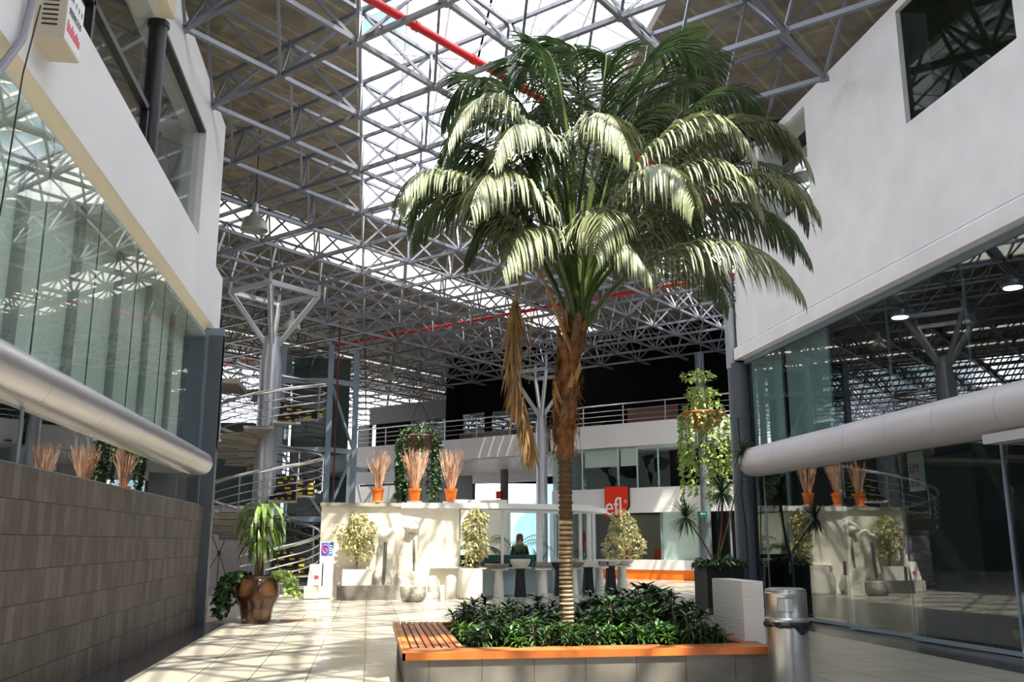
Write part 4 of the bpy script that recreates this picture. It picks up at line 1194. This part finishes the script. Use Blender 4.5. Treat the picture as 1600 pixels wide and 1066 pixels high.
# ------------------------------------------------------------------ hanging baskets
def hanging(c, r, label, mtb, mtv, n, L, top, group='hanging baskets'):
    c = Vector(c)
    t = thing('hanging_basket', label, 'hanging basket', c, group)
    M().lathe([(r * .15, -r * .75), (r * .55, -r * .62), (r * .85, -r * .3), (r, 0), (r * .97, .04), (r * .85, 0), (r * .3, -r * .3)], c, 24).build('basket', mtb, t, True)
    hub = c + Vector((0, 0, 1.3))
    for k in range(3):
        a = 2.1 * k + .4
        M().tube(c + Vector((r * .95 * math.cos(a), r * .95 * math.sin(a), 0)), hub, .012, 5).build('chain', 'chain', t)
    M().tube(hub, (hub.x, hub.y, ZC + .02), .012, 5).build('cord', 'chain', t)
    m = M()
    for dx, dz_, rx, rz, k in top: leafcloud(m, c + Vector((dx * r, 0, dz_ * r)), rx * r, rx * r, rz * r, k, .14, .07)
    m.build('foliage', mtv, t)
    for k in range(n):
        a = 6.283 * k / n + rnd(-.2, .2); l = L * rnd(.55, 1.05)
        m = M(); p = c + Vector((math.cos(a) * r, math.sin(a) * r, 0)); pts = [c + Vector((math.cos(a) * r * .6, math.sin(a) * r * .6, .05)), p + Vector((0, 0, .03))]
        q = p.copy(); st = int(l / .1)
        for i in range(st):
            q = q + Vector((rnd(-.02, .02), rnd(-.02, .02), -.1)); pts.append(q.copy())
            for _ in range(4): m.leaf(q + rv() * .06, rv() + Vector((math.cos(a), math.sin(a), -.4)), rv() + Vector((0, -.6, .8)), rnd(.09, .16), rnd(.07, .11), .4, 2, .2)
        m.path(pts, .007, 4)
        m.build('vine', mtv, t)
hanging((10.0, 27, 5.35), .68, 'sunlit rust basket trailing pale green vines before the parapet', 'basket', 'pothos', 18, 2.7,
        [(0, .3, .9, .25, 130), (-.15, .9, .6, .4, 200), (.3, .7, .5, .5, 150), (-.2, 1.7, .75, .25, 170)])
hanging((1.62, 32, 5.05), .68, 'shaded dark basket trailing ivy above the orange twig pots', 'brickred', 'ivy', 22, 2.6,
        [(0, .25, 1.0, .35, 260)])

# ------------------------------------------------------------------ bell lamps under the space frame and lit lamps indoors
def bell(c, label):
    c = Vector(c)
    t = thing('bell_lamp', label, 'lamp', c, 'bell lamps under the roof')
    M().lathe([(.05, .40), (.11, .38), (.13, .30), (.22, .24), (.30, .12), (.335, -.02), (.34, -.07), (.31, -.06), (.27, .04)], c, 24).build('shade', 'lampglass', t, True)
    M().lathe([(.075, .40), (.075, .62), (.04, .66)], c, 14).build('ballast', 'colsteel', t, True)
    M().tube(c + Vector((0, 0, .65)), (c.x, c.y, ZC + .02), .015, 6).build('rod', 'chain', t)
for p, Y, lab in (((397, 356), 22.5, 'clear bell lamp under the roof beside the left building'), ((607, 566), 44, 'small bell lamp hanging far back, above the twig pots'), ((456, 508), 34, 'bell lamp hanging just right of the branching silver column')):
    q = atY(*p, Y); q.z = min(q.z, ZL - .72); bell(q, lab)
def spot(c, label):
    t = thing('ceiling_lamp', label, 'lamp', c, 'lit lamps behind the upper glass')
    M().lathe([(.16, 0), (.19, .05), (.19, .12)], c, 18).build('housing', 'colsteel', t, True)
    M().lathe([(.14, -.012), (.145, 0), (.02, .005)], c, 18).build('bulb', 'lamp_on', t, True)
spot((10.4, 13.4, 5.62), 'big lit ceiling lamp behind the upper right glass')
spot((9.7, 15.6, 5.62), 'smaller lit ceiling lamp behind glass, nearer the corner')

# ------------------------------------------------------------------ bits on the buildings
t = thing('wall_siren_box', 'cream vented box with grey and red lettering on the left fascia', 'box', (-3.1, 8.9, 6.45))
bx0, bx1, by0, by1, bz0, bz1 = -3.26, -2.80, 8.62, 9.05, 6.10, 6.85
bx0, bx1, by0, by1, bz0, bz1 = -3.26, -2.98, 8.45, 8.93, 6.13, 6.75
M().box(bx0, bx1, by0, by1, bz0, bz1).build('case', 'boxcream', t)
for k in range(6): M().box(bx0 + .07, bx1 - .07, by0 - .004, by0, bz0 + .13 + k * .05, bz0 + .145 + k * .05).build('vent_slot', 'black', t)
lab = M().box(bx1, bx1 + .003, by0 + .01, by1 - .01, bz0 + .02, bz1 - .02).build('label', 'lettering', t)
lettering('SERVICIOS', .095, (bx1 + .005, (by0 + by1) / 2, bz0 + .33), (0, 1, 0), (0, 0, 1), .8).build('letters', 'greyletter', lab)
m = M(); mr = M()
for k in range(9):
    y = by0 + .05 + k * .043
    if k not in (3, 5, 7): m.box(bx1 + .002, bx1 + .006, y, y + .028, bz0 + .45, bz0 + .45 + (.07 if k < 3 else .05))
    mr.box(bx1 + .002, bx1 + .006, y, y + .03, bz0 + .11, bz0 + .23 - .02 * (k % 3))
m.build('print', 'greyletter', lab); mr.build('print', 'pink', lab)
m = M(); m.path([(-3.18, 8.05, 6.9), (-3.2, 8.2, 6.3), (-3.2, 8.1, 5.9), (-3.22, 7.6, 5.2), (-3.25, 7.4, 4.6)], .035, 8)
tag(m.build('conduit', 'cable', smooth=True), 'grey conduit bending down the left fascia beside the vented box', 'conduit')
m = M(); m.path([(-3.15, 8.28, 6.35), (-3.2, 8.2, 5.6), (-3.22, 8.15, 4.4), (-3.25, 8.1, 3.4)], .008, 5)
tag(m.build('hanging_wire', 'black'), 'thin black wire hanging over the left glazing', 'wire')
t = thing('door_notice', 'white notice with red letters inside the right glass door', 'notice', (8.62, 13.7, 2.6))
sh = M().box(8.60, 8.61, 13.55, 13.99, 2.30, 2.92).build('sheet', 'lettering', t)
lettering('EM', .2, (8.592, 13.82, 2.66), (0, -1, 0), (0, 0, 1)).build('letters', 'redletter', sh)
lettering('ESS', .17, (8.592, 13.80, 2.43), (0, -1, 0), (0, 0, 1)).build('letters', 'redletter', sh)
m = M(); m.box(8.2, 8.5, 9.2, 11.5, 2.80, 2.93); tag(m.build('door_canopy_strip', 'alu'), 'white strip under the right bulging cladding at frame edge', 'trim')
m = M(); m.box(8.42, 8.47, 8.4, 11.45, .02, .14); tag(m.build('door_threshold', 'plaster'), 'white threshold strip at the foot of the right doors', 'threshold')
m = M(); m.box(8.66, 8.67, 11.80, 11.93, .24, .34); t = tag(m.build('floor_sticker', 'boot'), 'small dull yellow sticker low on the right glass', 'sticker')
# ------------------------------------------------------------------ wood-topped planter bench
random.seed(21)
QX0, QX1, QY0, QY1 = 0.36, 4.18, 9.47, 13.15
IX0, IY0 = 1.02, 9.88
t = thing('planter_bench', 'large grey stone planter with orange wooden bench top round the palm', 'planter', (QX0, QY0, 0))
m = M()
m.box(.42, .50, 9.50, 13.0, 0, .40); m.box(.50, 4.10, 9.50, 9.70, 0, .40); m.box(4.02, 4.10, 9.70, 13.0, 0, .40); m.box(.50, 4.02, 12.9, 13.0, 0, .40)
m.build('stone_base', 'planterstone', t)
M().box(.58, 4.02, 9.70, 12.9, .02, .24).build('soil_bed', 'soil', t)
M().box(QX0, QX1, QY0, QY0 + .035, .385, .455).build('front_edge', 'wood', t)
M().box(QX0, QX0 + .03, QY0, QY1, .385, .45).build('side_edge', 'wood', t)
n = 6
for k in range(n):
    y = QY0 + .04 + k * .066
    M().prism([(QX0 + .03 + max(0, y - QY0) * .0, y, .405), (QX1, y, .405), (QX1, y + .058, .405), (QX0 + .03, y + .058, .405)], (0, 0, .045)).build('slat', 'wooddark' if k % 2 else 'wood', t)
for k in range(8):
    x = QX0 + .035 + k * .078
    if x + .06 > IX0: break
    M().box(x, x + .060, IY0 - .0, QY1, .405, .45).build('slat', 'wooddark' if k % 3 else 'wood', t)
M().box(4.0, QX1, IY0, QY1, .405, .45).build('slat', 'wood', t)
M().box(IX0, 4.0, 12.95, QY1, .405, .45).build('slat', 'wood', t)
for y in (9.75, 10.8, 12.0, 12.8): M().box(.51, 1.0, y, y + .04, .36, .405).build('bearer', 'rubber', t)
# white stucco block behind the bin
m = M(); m.box(4.06, 4.30, 10.0, 10.92, .455, 1.085); m.box(4.20, 4.30, 10.0, 10.92, 0, .455)
tag(m.build('stucco_block', 'stucco'), 'white rough stucco block standing on the right end of the bench planter', 'block')

# ------------------------------------------------------------------ litter bin
bx, by = 4.20, 9.22
t = thing('litter_bin', 'tall round galvanised litter bin with a domed lid beside the planter', 'bin', (bx, by, 0))
M().lathe([(.195, 0), (.20, .01), (.20, .74)], (bx, by, 0), 36).build('body', 'binmetal', t, True)
lid = M().lathe([(.213, .725), (.217, .73), (.217, .755), (.208, .765), (.205, .775), (.205, .985), (.208, .99), (.208, 1.005), (.202, 1.01), (.203, 1.025), (.196, 1.04), (.17, 1.05), (.02, 1.055)], (bx, by, 0), 36).build('lid', 'binmetal', t, True)
m = M()
a0, a1 = R(-138), R(-96)
def cyl(a, z, r): return (bx + r * math.cos(a), by + r * math.sin(a), z)
for k in range(8):
    p, q = a0 + (a1 - a0) * k / 8, a0 + (a1 - a0) * (k + 1) / 8
    m.prism([cyl(p, .83, .207), cyl(q, .83, .207), cyl(q, .955, .207), cyl(p, .955, .207)], (0, -.002, 0))
m.build('flap', 'colsteel', lid)
m = M()
for z in (.828, .957): m.path([cyl(a0 + (a1 - a0) * k / 10, z, .208) for k in range(11)], .0025, 4)
for a in (a0, a1): m.tube(cyl(a, .828, .208), cyl(a, .957, .208), .0025, 4)
m.build('flap_outline', 'black', lid)
m = M(); vs = []; fs = []; n = 72
for k in range(n):
    a = 2 * math.pi * k / n
    w_ = .022 + .007 * math.sin(a * 5) + .005 * math.sin(a * 13 + 1)
    tri = max(0, 1 - abs(((a - R(288) + math.pi) % (2 * math.pi)) - math.pi) / .5) * .075
    for r, z in ((.203, .735), (.222 + .010 * math.sin(a * 13), .722), (.232 + .012 * math.sin(a * 11), .70), (.222 + .008 * math.sin(a * 19), .70 - w_ - tri), (.206, .695 - w_ - tri)):
        vs.append((bx + r * math.cos(a), by + r * math.sin(a), z))
for k in range(n):
    for i in range(4): fs.append((k * 5 + i, ((k + 1) % n) * 5 + i, ((k + 1) % n) * 5 + i + 1, k * 5 + i + 1))
m.add(vs, fs); m.build('bin_bag', 'bag', t, True)

# ------------------------------------------------------------------ the palm
random.seed(5)
PB = Vector((2.28, 10.85, .24))
palm = thing('palm_tree', 'tall kentia palm with drooping fronds growing from the wooden bench planter', 'palm', PB)
tr = [(2.27, 10.85, .22), (2.27, 10.85, 1.2), (2.28, 10.85, 1.9), (2.28, 10.85, 2.55)]
m = M(); pts = smooth_line(tr, 8); m.path(pts, [.070 + .008 * (1 - i / len(pts)) for i in range(len(pts))], 18); m.build('trunk', 'bark', palm, True)
m = M(); md = M()
z = .28; k = 0
while z < 2.45:
    r = .078 + .004 * math.sin(k * 3.1); tilt = rnd(-.01, .01)
    m2 = m if z < 1.75 else md  # lower rings take the sunlit colour
    m2.lathe([(r - .012, -.014), (r + .004, -.004), (r + .007, .008), (r - .004, .022), (r - .012, .03)], (2.275 + tilt * .3, 10.85, z), 18)
    z += .048 if z < 1.4 else .058; k += 1
m.build('trunk_rings', 'bark_sunlit', palm, True); md.build('trunk_rings_dark', 'ring', palm, True)
# fibrous upper trunk with old frond bases
fp = smooth_line([(2.28, 10.85, 2.48), (2.27, 10.85, 2.75), (2.30, 10.85, 3.1), (2.33, 10.85, 3.5), (2.40, 10.85, 3.9), (2.44, 10.85, 4.15)], 6)
m = M(); n_ = len(fp); m.path(fp, [.082 + .038 * math.sin(min(1, i / n_ * 1.6) * 2.2) for i in range(n_)], 18)
rough(m, .05, 7, 4).build('fibre_sheath', 'fibre', palm, True)
def axis(z): 
    for a, b in zip(fp, fp[1:]):
        if a[2] <= z <= b[2]: return Vector(a).lerp(Vector(b), (z - a[2]) / (b[2] - a[2]))
    return Vector(fp[-1] if z > fp[-1][2] else fp[0])
for k in range(34):
    z = 2.6 + k * .042; a = k * 2.4 + rnd(-.5, .5)
    o = axis(z); d = Vector((math.cos(a), math.sin(a), 0)); L = rnd(.18, .5)
    wb = rnd(.03, .075); b = M(); p0 = o + d * .075; p1 = o + d * rnd(.10, .13) + Vector((0, 0, L * .5)); p2 = o + d * rnd(.10, .19) + Vector((0, 0, L))
    side = d.cross(UZ)
    b.prism([p0 - side * wb, p0 + side * wb, p1 + side * wb * .75, p2 + side * wb * .5, p2 + side * wb * .1 + UZ * .05, p2 - side * wb * .5 - UZ * .04, p1 - side * wb * .75], d * .022)
    b.build('frond_base', 'boot' if k % 3 == 0 else ('bark' if k % 3 == 1 else 'fibre'), palm)
m = M()
for k in range(160):
    z = rnd(2.5, 4.0); a = rnd(0, 6.28); o = axis(z); d = Vector((math.cos(a), math.sin(a), 0))
    p = o + d * .12; m.path([p, p + d * rnd(.02, .07) + Vector((0, 0, rnd(-.12, .06))), p + d * rnd(.03, .12) + Vector((0, 0, rnd(-.22, .0)))], [.005, .004, .002], 4)
m.build('loose_fibres', 'fibre', palm)

def bez(a, b, c, d, t): u = 1 - t; return a * u ** 3 + b * (3 * u * u * t) + c * (3 * u * t * t) + d * t ** 3
def frond(base, apex, tip, mt, n=54, ll=.62, start=.30, hang=1.0, wl=.034, spread=.8):
    """stalk rises from the crown to the apex of its arch and bows down to the tip; leaflets hang from both sides"""
    base, apex, tip = Vector(base), Vector(apex), Vector(tip)
    p1 = base + Vector(((apex.x - base.x) * .12, (apex.y - base.y) * .12, (apex.z - base.z) * .62))
    p2 = apex * 1.0 + (apex - base) * .0 + Vector(((apex.x - base.x) * .18, (apex.y - base.y) * .18, .34 * max(.2, apex.z - base.z) + .05))
    # pass near the apex, then fall to the tip
    pts = [bez(base, p1, p2, tip, i / 60.0) for i in range(61)]
    rc = [.026 * (1 - i / 60.0) ** .8 + .004 for i in range(61)]
    st = M(); st.path(pts[::2], rc[::2], 6)
    f = st.build('frond', 'petiole', palm, True)
    m = M()
    for i in range(n):
        t = start + (1 - start) * (i + .5) / n
        k = t * 60; j = int(k); p = pts[j].lerp(pts[min(60, j + 1)], k - j)
        d = (pts[min(60, j + 2)] - pts[max(0, j - 2)]).normalized()
        side = d.cross(UZ)
        if side.length < .15: side = Vector((1, 0, 0))
        side.normalize()
        v = (t - start) / (1 - start)
        L = ll * (0.50 + .75 * math.sin(math.pi * min(1, v * .75 + .16))) * (1 - .45 * v ** 3)
        for s in (-1, 1):
            dd = side * s * spread + d * (.55 + .5 * v) + Vector((0, 0, .12)) + rv() * .07
            up = UZ + side * s * -.25
            m.leaf(p, dd, up, L * rnd(.9, 1.08), wl * rnd(.85, 1.15), hang * rnd(1.0, 1.5), 4, .22)
    m.build('leaflets', mt, f)
CB = Vector((2.45, 10.85, 4.05))
def AP(x, y, Y): return atY(x, y, Y)
FR = [ # apex px, depth, tip px, depth, material, leaflet length
    ((905, 318), 10.0, (1015, 430), 9.5, 'frond_sunlit', .62, .9),
    ((850, 330), 10.1, (785, 425), 9.6, 'frond_sunlit', .58, .9),
    ((800, 262), 9.9, (735, 325), 9.2, 'frond_sunlit', .60, 1.1),
    ((1020, 245), 9.9, (1085, 325), 9.1, 'frond_sunlit', .62, 1.1),
    ((1150, 262), 9.7, (1275, 330), 9.3, 'frond_sunlit', .55, .8),
    ((1110, 345), 9.8, (1250, 455), 9.3, 'frond_sunlit', .60, 1.0),
    ((1070, 178), 10.2, (1180, 245), 9.7, 'frond_sunlit', .58, 1.1),
    ((1160, 185), 10.4, (1265, 265), 10.0, 'frond_sunlit', .52, .8),
    ((840, 190), 10.0, (770, 255), 9.4, 'frond_sunlit', .52, 1.0),
    ((920, 175), 9.9, (985, 245), 9.3, 'frond_sunlit', .55, 1.1),
    ((735, 250), 10.6, (632, 335), 10.3, 'frond', .60, .9),
    ((770, 180), 10.5, (690, 262), 10.2, 'frond', .58, .9),
    ((820, 145), 11.2, (705, 195), 11.4, 'frond', .56, .8),
    ((855, 115), 11.8, (765, 165), 12.4, 'frond', .55, .7),
    ((1000, 120), 11.2, (1085, 100), 11.3, 'frond', .66, .45),
    ((940, 120), 11.8, (845, 95), 12.4, 'frond', .60, .5),
    ((1010, 330), 11.7, (1130, 450), 12.2, 'frond', .62, 1.1),
    ((1110, 310), 11.2, (1240, 390), 11.4, 'frond', .58, .9),
    ((720, 300), 11.6, (645, 370), 12.0, 'frond', .58, .9),
    ((900, 165), 12.3, (860, 215), 13.4, 'frond', .58, .8),
    ((1010, 190), 12.3, (1080, 260), 13.4, 'frond', .58, .8),
    ((790, 230), 11.4, (700, 330), 11.6, 'frond', .60, 1.0),
    ((1040, 290), 12.6, (1085, 400), 13.6, 'frond', .60, 1.0),
    ((830, 290), 12.4, (770, 370), 13.4, 'frond', .60, 1.0),
    ((960, 150), 11.0, (940, 100), 11.2, 'frond', .55, .5),
    ((880, 215), 10.6, (840, 290), 9.8, 'frond', .5, 1.0),
    ((980, 215), 11.0, (1040, 200), 11.2, 'frond', .55, .7),
    ((960, 300), 9.9, (930, 400), 9.3, 'frond_sunlit', .5, 1.0),
    ((760, 225), 11.0, (665, 300), 11.2, 'frond', .6, .9),
    ((800, 320), 10.9, (730, 400), 11.0, 'frond', .55, 1.0),
    ((1180, 240), 11.4, (1265, 350), 11.6, 'frond', .55, .9),
    ((1090, 230), 9.9, (1190, 330), 9.5, 'frond_sunlit', .55, 1.0),
    ((870, 150), 11.0, (800, 130), 11.0, 'frond', .55, .7),
    ((1040, 150), 11.8, (1110, 170), 12.4, 'frond', .58, .7),
    ((910, 130), 12.0, (880, 100), 12.8, 'frond', .6, .5),
    ((1060, 360), 12.0, (1140, 480), 12.6, 'frond', .58, 1.1),
    ((880, 260), 12.0, (840, 330), 13.0, 'frond', .6, 1.0),
    ((980, 260), 12.2, (1010, 340), 13.2, 'frond', .6, 1.0),
    ((700, 265), 11.2, (640, 350), 11.3, 'frond', .5, 1.0),
    ((790, 150), 10.4, (700, 225), 10.0, 'frond_sunlit', .52, .9),
    ((690, 250), 10.0, (622, 330), 9.6, 'frond_sunlit', .5, .9),
    ((770, 135), 11.6, (690, 190), 12.0, 'frond', .55, .8),
    ((1110, 150), 11.0, (1205, 205), 11.0, 'frond', .55, .8),
    ((1130, 190), 10.6, (1235, 240), 10.2, 'frond_sunlit', .5, .9),
    ((1060, 110), 12.0, (1120, 130), 12.6, 'frond', .58, .6),
    ((880, 105), 11.4, (810, 120), 11.6, 'frond', .55, .6),
    ((1140, 300), 10.4, (1262, 400), 10.0, 'frond', .55, 1.0),
]
for k, (a, Ya, b, Yb, mt, ll, hg) in enumerate(FR):
    an = k * 2.4
    base = CB + Vector((math.cos(an) * .07, math.sin(an) * .07, rnd(-.25, .05)))
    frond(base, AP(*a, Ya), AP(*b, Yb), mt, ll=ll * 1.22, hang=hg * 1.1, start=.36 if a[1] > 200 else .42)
# the dead frond hanging on the left
dp = [Vector((2.36, 10.75, 3.75)), AP(855, 450, 10.7), AP(826, 418, 10.65), AP(806, 470, 10.6), AP(800, 560, 10.6), AP(818, 640, 10.6), AP(826, 690, 10.6)]
dl = smooth_line([tuple(p) for p in dp], 8)
st = M().path(dl, [.022 - .017 * i / len(dl) for i in range(len(dl))], 6).build('dead_frond', 'deadleaf', palm, True)
m = M()
for i in range(24, len(dl)):
    p = Vector(dl[i]); v = (i - 24) / (len(dl) - 24)
    for s in range(11):
        m.leaf(p + rv() * .03, Vector((rnd(-.35, .4), rnd(-.3, .3), -1)), rv(), rnd(.35, .65) * (1 - .35 * v), rnd(.018, .034), .25, 4, .5)
m.build('dead_leaflets', 'deadleaf', st)
m = M(); m.path(smooth_line([tuple(Vector((2.36, 10.75, 3.7))), tuple(AP(872, 500, 10.6)), tuple(AP(846, 428, 10.5))], 6), .014, 6); m.build('yellow_stalk', 'boot', palm, True)
m = M(); m.path([tuple(AP(830, 440, 10.7)), tuple(AP(828, 560, 10.7)), tuple(AP(827, 600, 10.7))], .006, 4); m.build('loose_strand', 'deadleaf', palm)

# ------------------------------------------------------------------ low shrubs round the palm
random.seed(33)
def shrub_proto(seed, heads, hgt, fresh, label, group):
    random.seed(seed)
    t = thing('dracaena_shrub', label, 'shrub', (0, 0, 0), group)
    sm = M(); m = M(); mf = M()
    for k in range(heads):
        a = 6.283 * k / heads + rnd(-.4, .4); r = rnd(.02, .17) if heads > 1 else 0
        h = hgt * rnd(.70, 1.05)
        p = Vector((math.cos(a) * r, math.sin(a) * r, h))
        sm.path([(p.x * .3, p.y * .3, 0), (p.x * .7, p.y * .7, h * .5), tuple(p)], [.012, .010, .008], 5)
        tgt = mf if fresh and k % fresh == 0 else m
        for lv in range(8):
            zz = h * (.34 + .66 * lv / 7)
            q = Vector((p.x * (.45 + .55 * lv / 7), p.y * (.45 + .55 * lv / 7), zz))
            cnt = 6 if lv < 7 else 13
            for j in range(cnt):
                b = rnd(0, 6.28); u = -.15 + 1.3 * (lv / 7) ** 2 * rnd(.3, 1.3)
                tgt.leaf(q, (math.cos(b), math.sin(b), u), (0, 0, 1), rnd(.14, .23), rnd(.036, .050), .9 if lv < 6 else .6, 3, .35)
    sm.build('stems', 'stem', t)
    if m.v: m.build('foliage', 'shrub', t)
    if mf.v: mf.build('fresh_foliage', 'shrubnew', t)
    return t
GR = 'low shrubs round the palm trunk'
protos = [shrub_proto(1, 4, .52, 0, 'dark green leafy shrub packed round the palm trunk inside the bench', GR),
          shrub_proto(2, 5, .48, 3, 'dark green leafy shrub packed round the palm trunk inside the bench', GR),
          shrub_proto(3, 3, .58, 0, 'dark green leafy shrub packed round the palm trunk inside the bench', GR),
          shrub_proto(4, 4, .44, 2, 'dark green leafy shrub packed round the palm trunk inside the bench', GR)]
random.seed(44)
spots = []
y = 10.02; row = 0
while y < 12.75:
    x = 1.18 + (.17 if row % 2 else 0)
    while x < 3.92:
        px_, py_ = x + rnd(-.07, .07), y + rnd(-.07, .07)
        if (px_ - 2.28) ** 2 + (py_ - 10.85) ** 2 > .035 and not (px_ > 3.85 and 9.9 < py_ < 11.1): spots.append((px_, py_))
        x += .33
    y += .33; row += 1
used = set()
for k, (x, y) in enumerate(spots):
    i = random.randrange(4)
    far = (y - 10) / 2.8; right = (x - 1) / 3
    sc = rnd(.70, .90) * (1 + .10 * far) * (0.9 if y < 10.2 else 1) * (1.22 if x > 2.75 and y > 10.6 else 1)
    if i not in used:
        used.add(i); o = protos[i]; o.location = (x, y, .24); o.scale = (sc,) * 3; o.rotation_euler.z = rnd(0, 6.28)
    else: dup(protos[i], (x, y, .24), rotz=rnd(0, 6.28), scale=sc)

# ------------------------------------------------------------------ glazed pot with a corn plant and ivy, left
random.seed(55)
pc = Vector((-2.08, 19.0, 0))
t = thing('potted_corn_plant', 'big brown glazed pot with a drooping corn plant and trailing ivy', 'potted plant', pc)
M().lathe([(.255, 0), (.27, .02), (.285, .10), (.315, .28), (.33, .33), (.38, .42), (.405, .50)], pc, 36).build('pot', 'glaze', t, True)
M().lathe([(.316, .275), (.335, .33), (.385, .42), (.411, .50), (.411, .52)], pc, 36).build('dark_band', 'glazedark', t, True)
M().lathe([(.405, .50), (.41, .58), (.405, .68), (.375, .78), (.345, .82), (.35, .86), (.36, .875), (.33, .875), (.31, .80), (.05, .78)], pc, 36).build('shoulder', 'glaze', t, True)
m = M()
for dx, h in ((0, 1.45), (.05, 1.1), (-.04, 1.25)): m.path([pc + Vector((dx, dx, .78)), pc + Vector((dx * 1.5, 0, .78 + h * .5)), pc + Vector((dx * 2, 0, .78 + h))], [.03, .026, .02], 8)
m.build('canes', 'stem', t, True)
for hz, cnt, L in ((2.22, 18, .85), (1.98, 18, .85), (1.75, 16, .80), (1.5, 12, .70)):
    m = M()
    for k in range(cnt):
        a = 6.283 * k / cnt + rnd(-.2, .2)
        m.leaf(pc + Vector((math.cos(a) * .03, math.sin(a) * .03, hz + rnd(-.06, .06))), (math.cos(a), math.sin(a), rnd(.2, 1.2)), (0, 0, 1), L * rnd(.75, 1.1), rnd(.08, .115), rnd(1.6, 2.8), 4, .25)
    m.build('leaf_crown', 'corn', t)
def trail(m, p, d, L, mt=None, sz=.11):
    q = Vector(p); pts = [q.copy()]; v = Vector(d)
    for i in range(int(L / .09)):
        v = (v + Vector((rnd(-.15, .15), rnd(-.15, .15), -.38))).normalized(); q = q + v * .09; pts.append(q.copy())
        if q.z < .05: break
        for _ in range(3): m.leaf(q + rv() * .05, rv() + Vector((d[0], d[1], -.3)), rv() + Vector((0, -.8, .6)), sz * rnd(.7, 1.3), sz * rnd(.6, .95), .5, 2, .2)
    m.path(pts, .006, 4)
m = M(); m2 = M()
for k in range(32):
    a = rnd(R(130), R(225)); trail(m, pc + Vector((math.cos(a) * .28, math.sin(a) * .28, .88)), (math.cos(a) * .75, math.sin(a) * .75, .6), rnd(.4, 1.1))
for k in range(20):
    a = rnd(R(-35), R(50)); trail(m2, pc + Vector((math.cos(a) * .28, math.sin(a) * .28, .88)), (math.cos(a) * .7, math.sin(a) * .7, .7), rnd(.3, .75), sz=.10)
m.build('ivy_shade_side', 'ivy', t); m2.build('ivy_sun_side', 'pothos', t)  # shade at left and sun at right painted as two leaf colours
m = M().lathe([(.17, 0), (.19, .02), (.19, .05), (.16, .05)], (0, 0, 0), 24)
m = M(); m.box(-1.66, -.98, 19.25, 19.55, 0.0, .035)
tag(m.build('clay_tray', 'saucer'), 'flat reddish clay slab on the floor right of the glazed pot', 'tray')

# ------------------------------------------------------------------ dark planter with a branching yucca, right
random.seed(66)
yc = Vector((7.60, 20.0, 0))
t = thing('yucca_planter', 'tall dark square planter with leafy rim and branching spiky yucca at right', 'potted plant', yc)
M().prism([(yc.x - .42, yc.y - .40, 0), (yc.x + .42, yc.y - .40, 0), (yc.x + .42, yc.y + .40, 0), (yc.x - .42, yc.y + .40, 0)], (0, 0, 1.02)).build('planter', 'map', t)
m = M(); leafcloud(m, yc + Vector((0, 0, 1.06)), .56, .5, .13, 260, .17, .08, .5); m.build('rim_foliage', 'shrub', t)
b = yc + Vector((-.05, 0, 1.0))
def head(p, n, L, par, mt='shrub', dr=.5):
    m = M()
    for k in range(n):
        d = rv().normalized()
        m.leaf(p, d + Vector((0, 0, .25)), (0, 0, 1), L * rnd(.75, 1.1), .028, dr, 3, .2)
    m.build('leaf_head', mt, par)
pA, pB, pC = atY(1072, 808, 19.8), atY(1128, 770, 20.0), atY(1160, 706, 19.6)
TK = []
for q, w_ in ((pA, .018), (pB, .03), (pC, .016)):
    mid = b.lerp(q, .5) + Vector((.06, 0, -.05 if q is pA else .0))
    TK.append(M().path(smooth_line([tuple(b), tuple(mid), tuple(q)], 6), w_, 8).build('trunk', 'darkred' if q is pB else 'stem', t, True))
head(pA, 130, .60, TK[0]); head(pB, 150, .62, TK[1]); head(pC, 80, .48, TK[2])
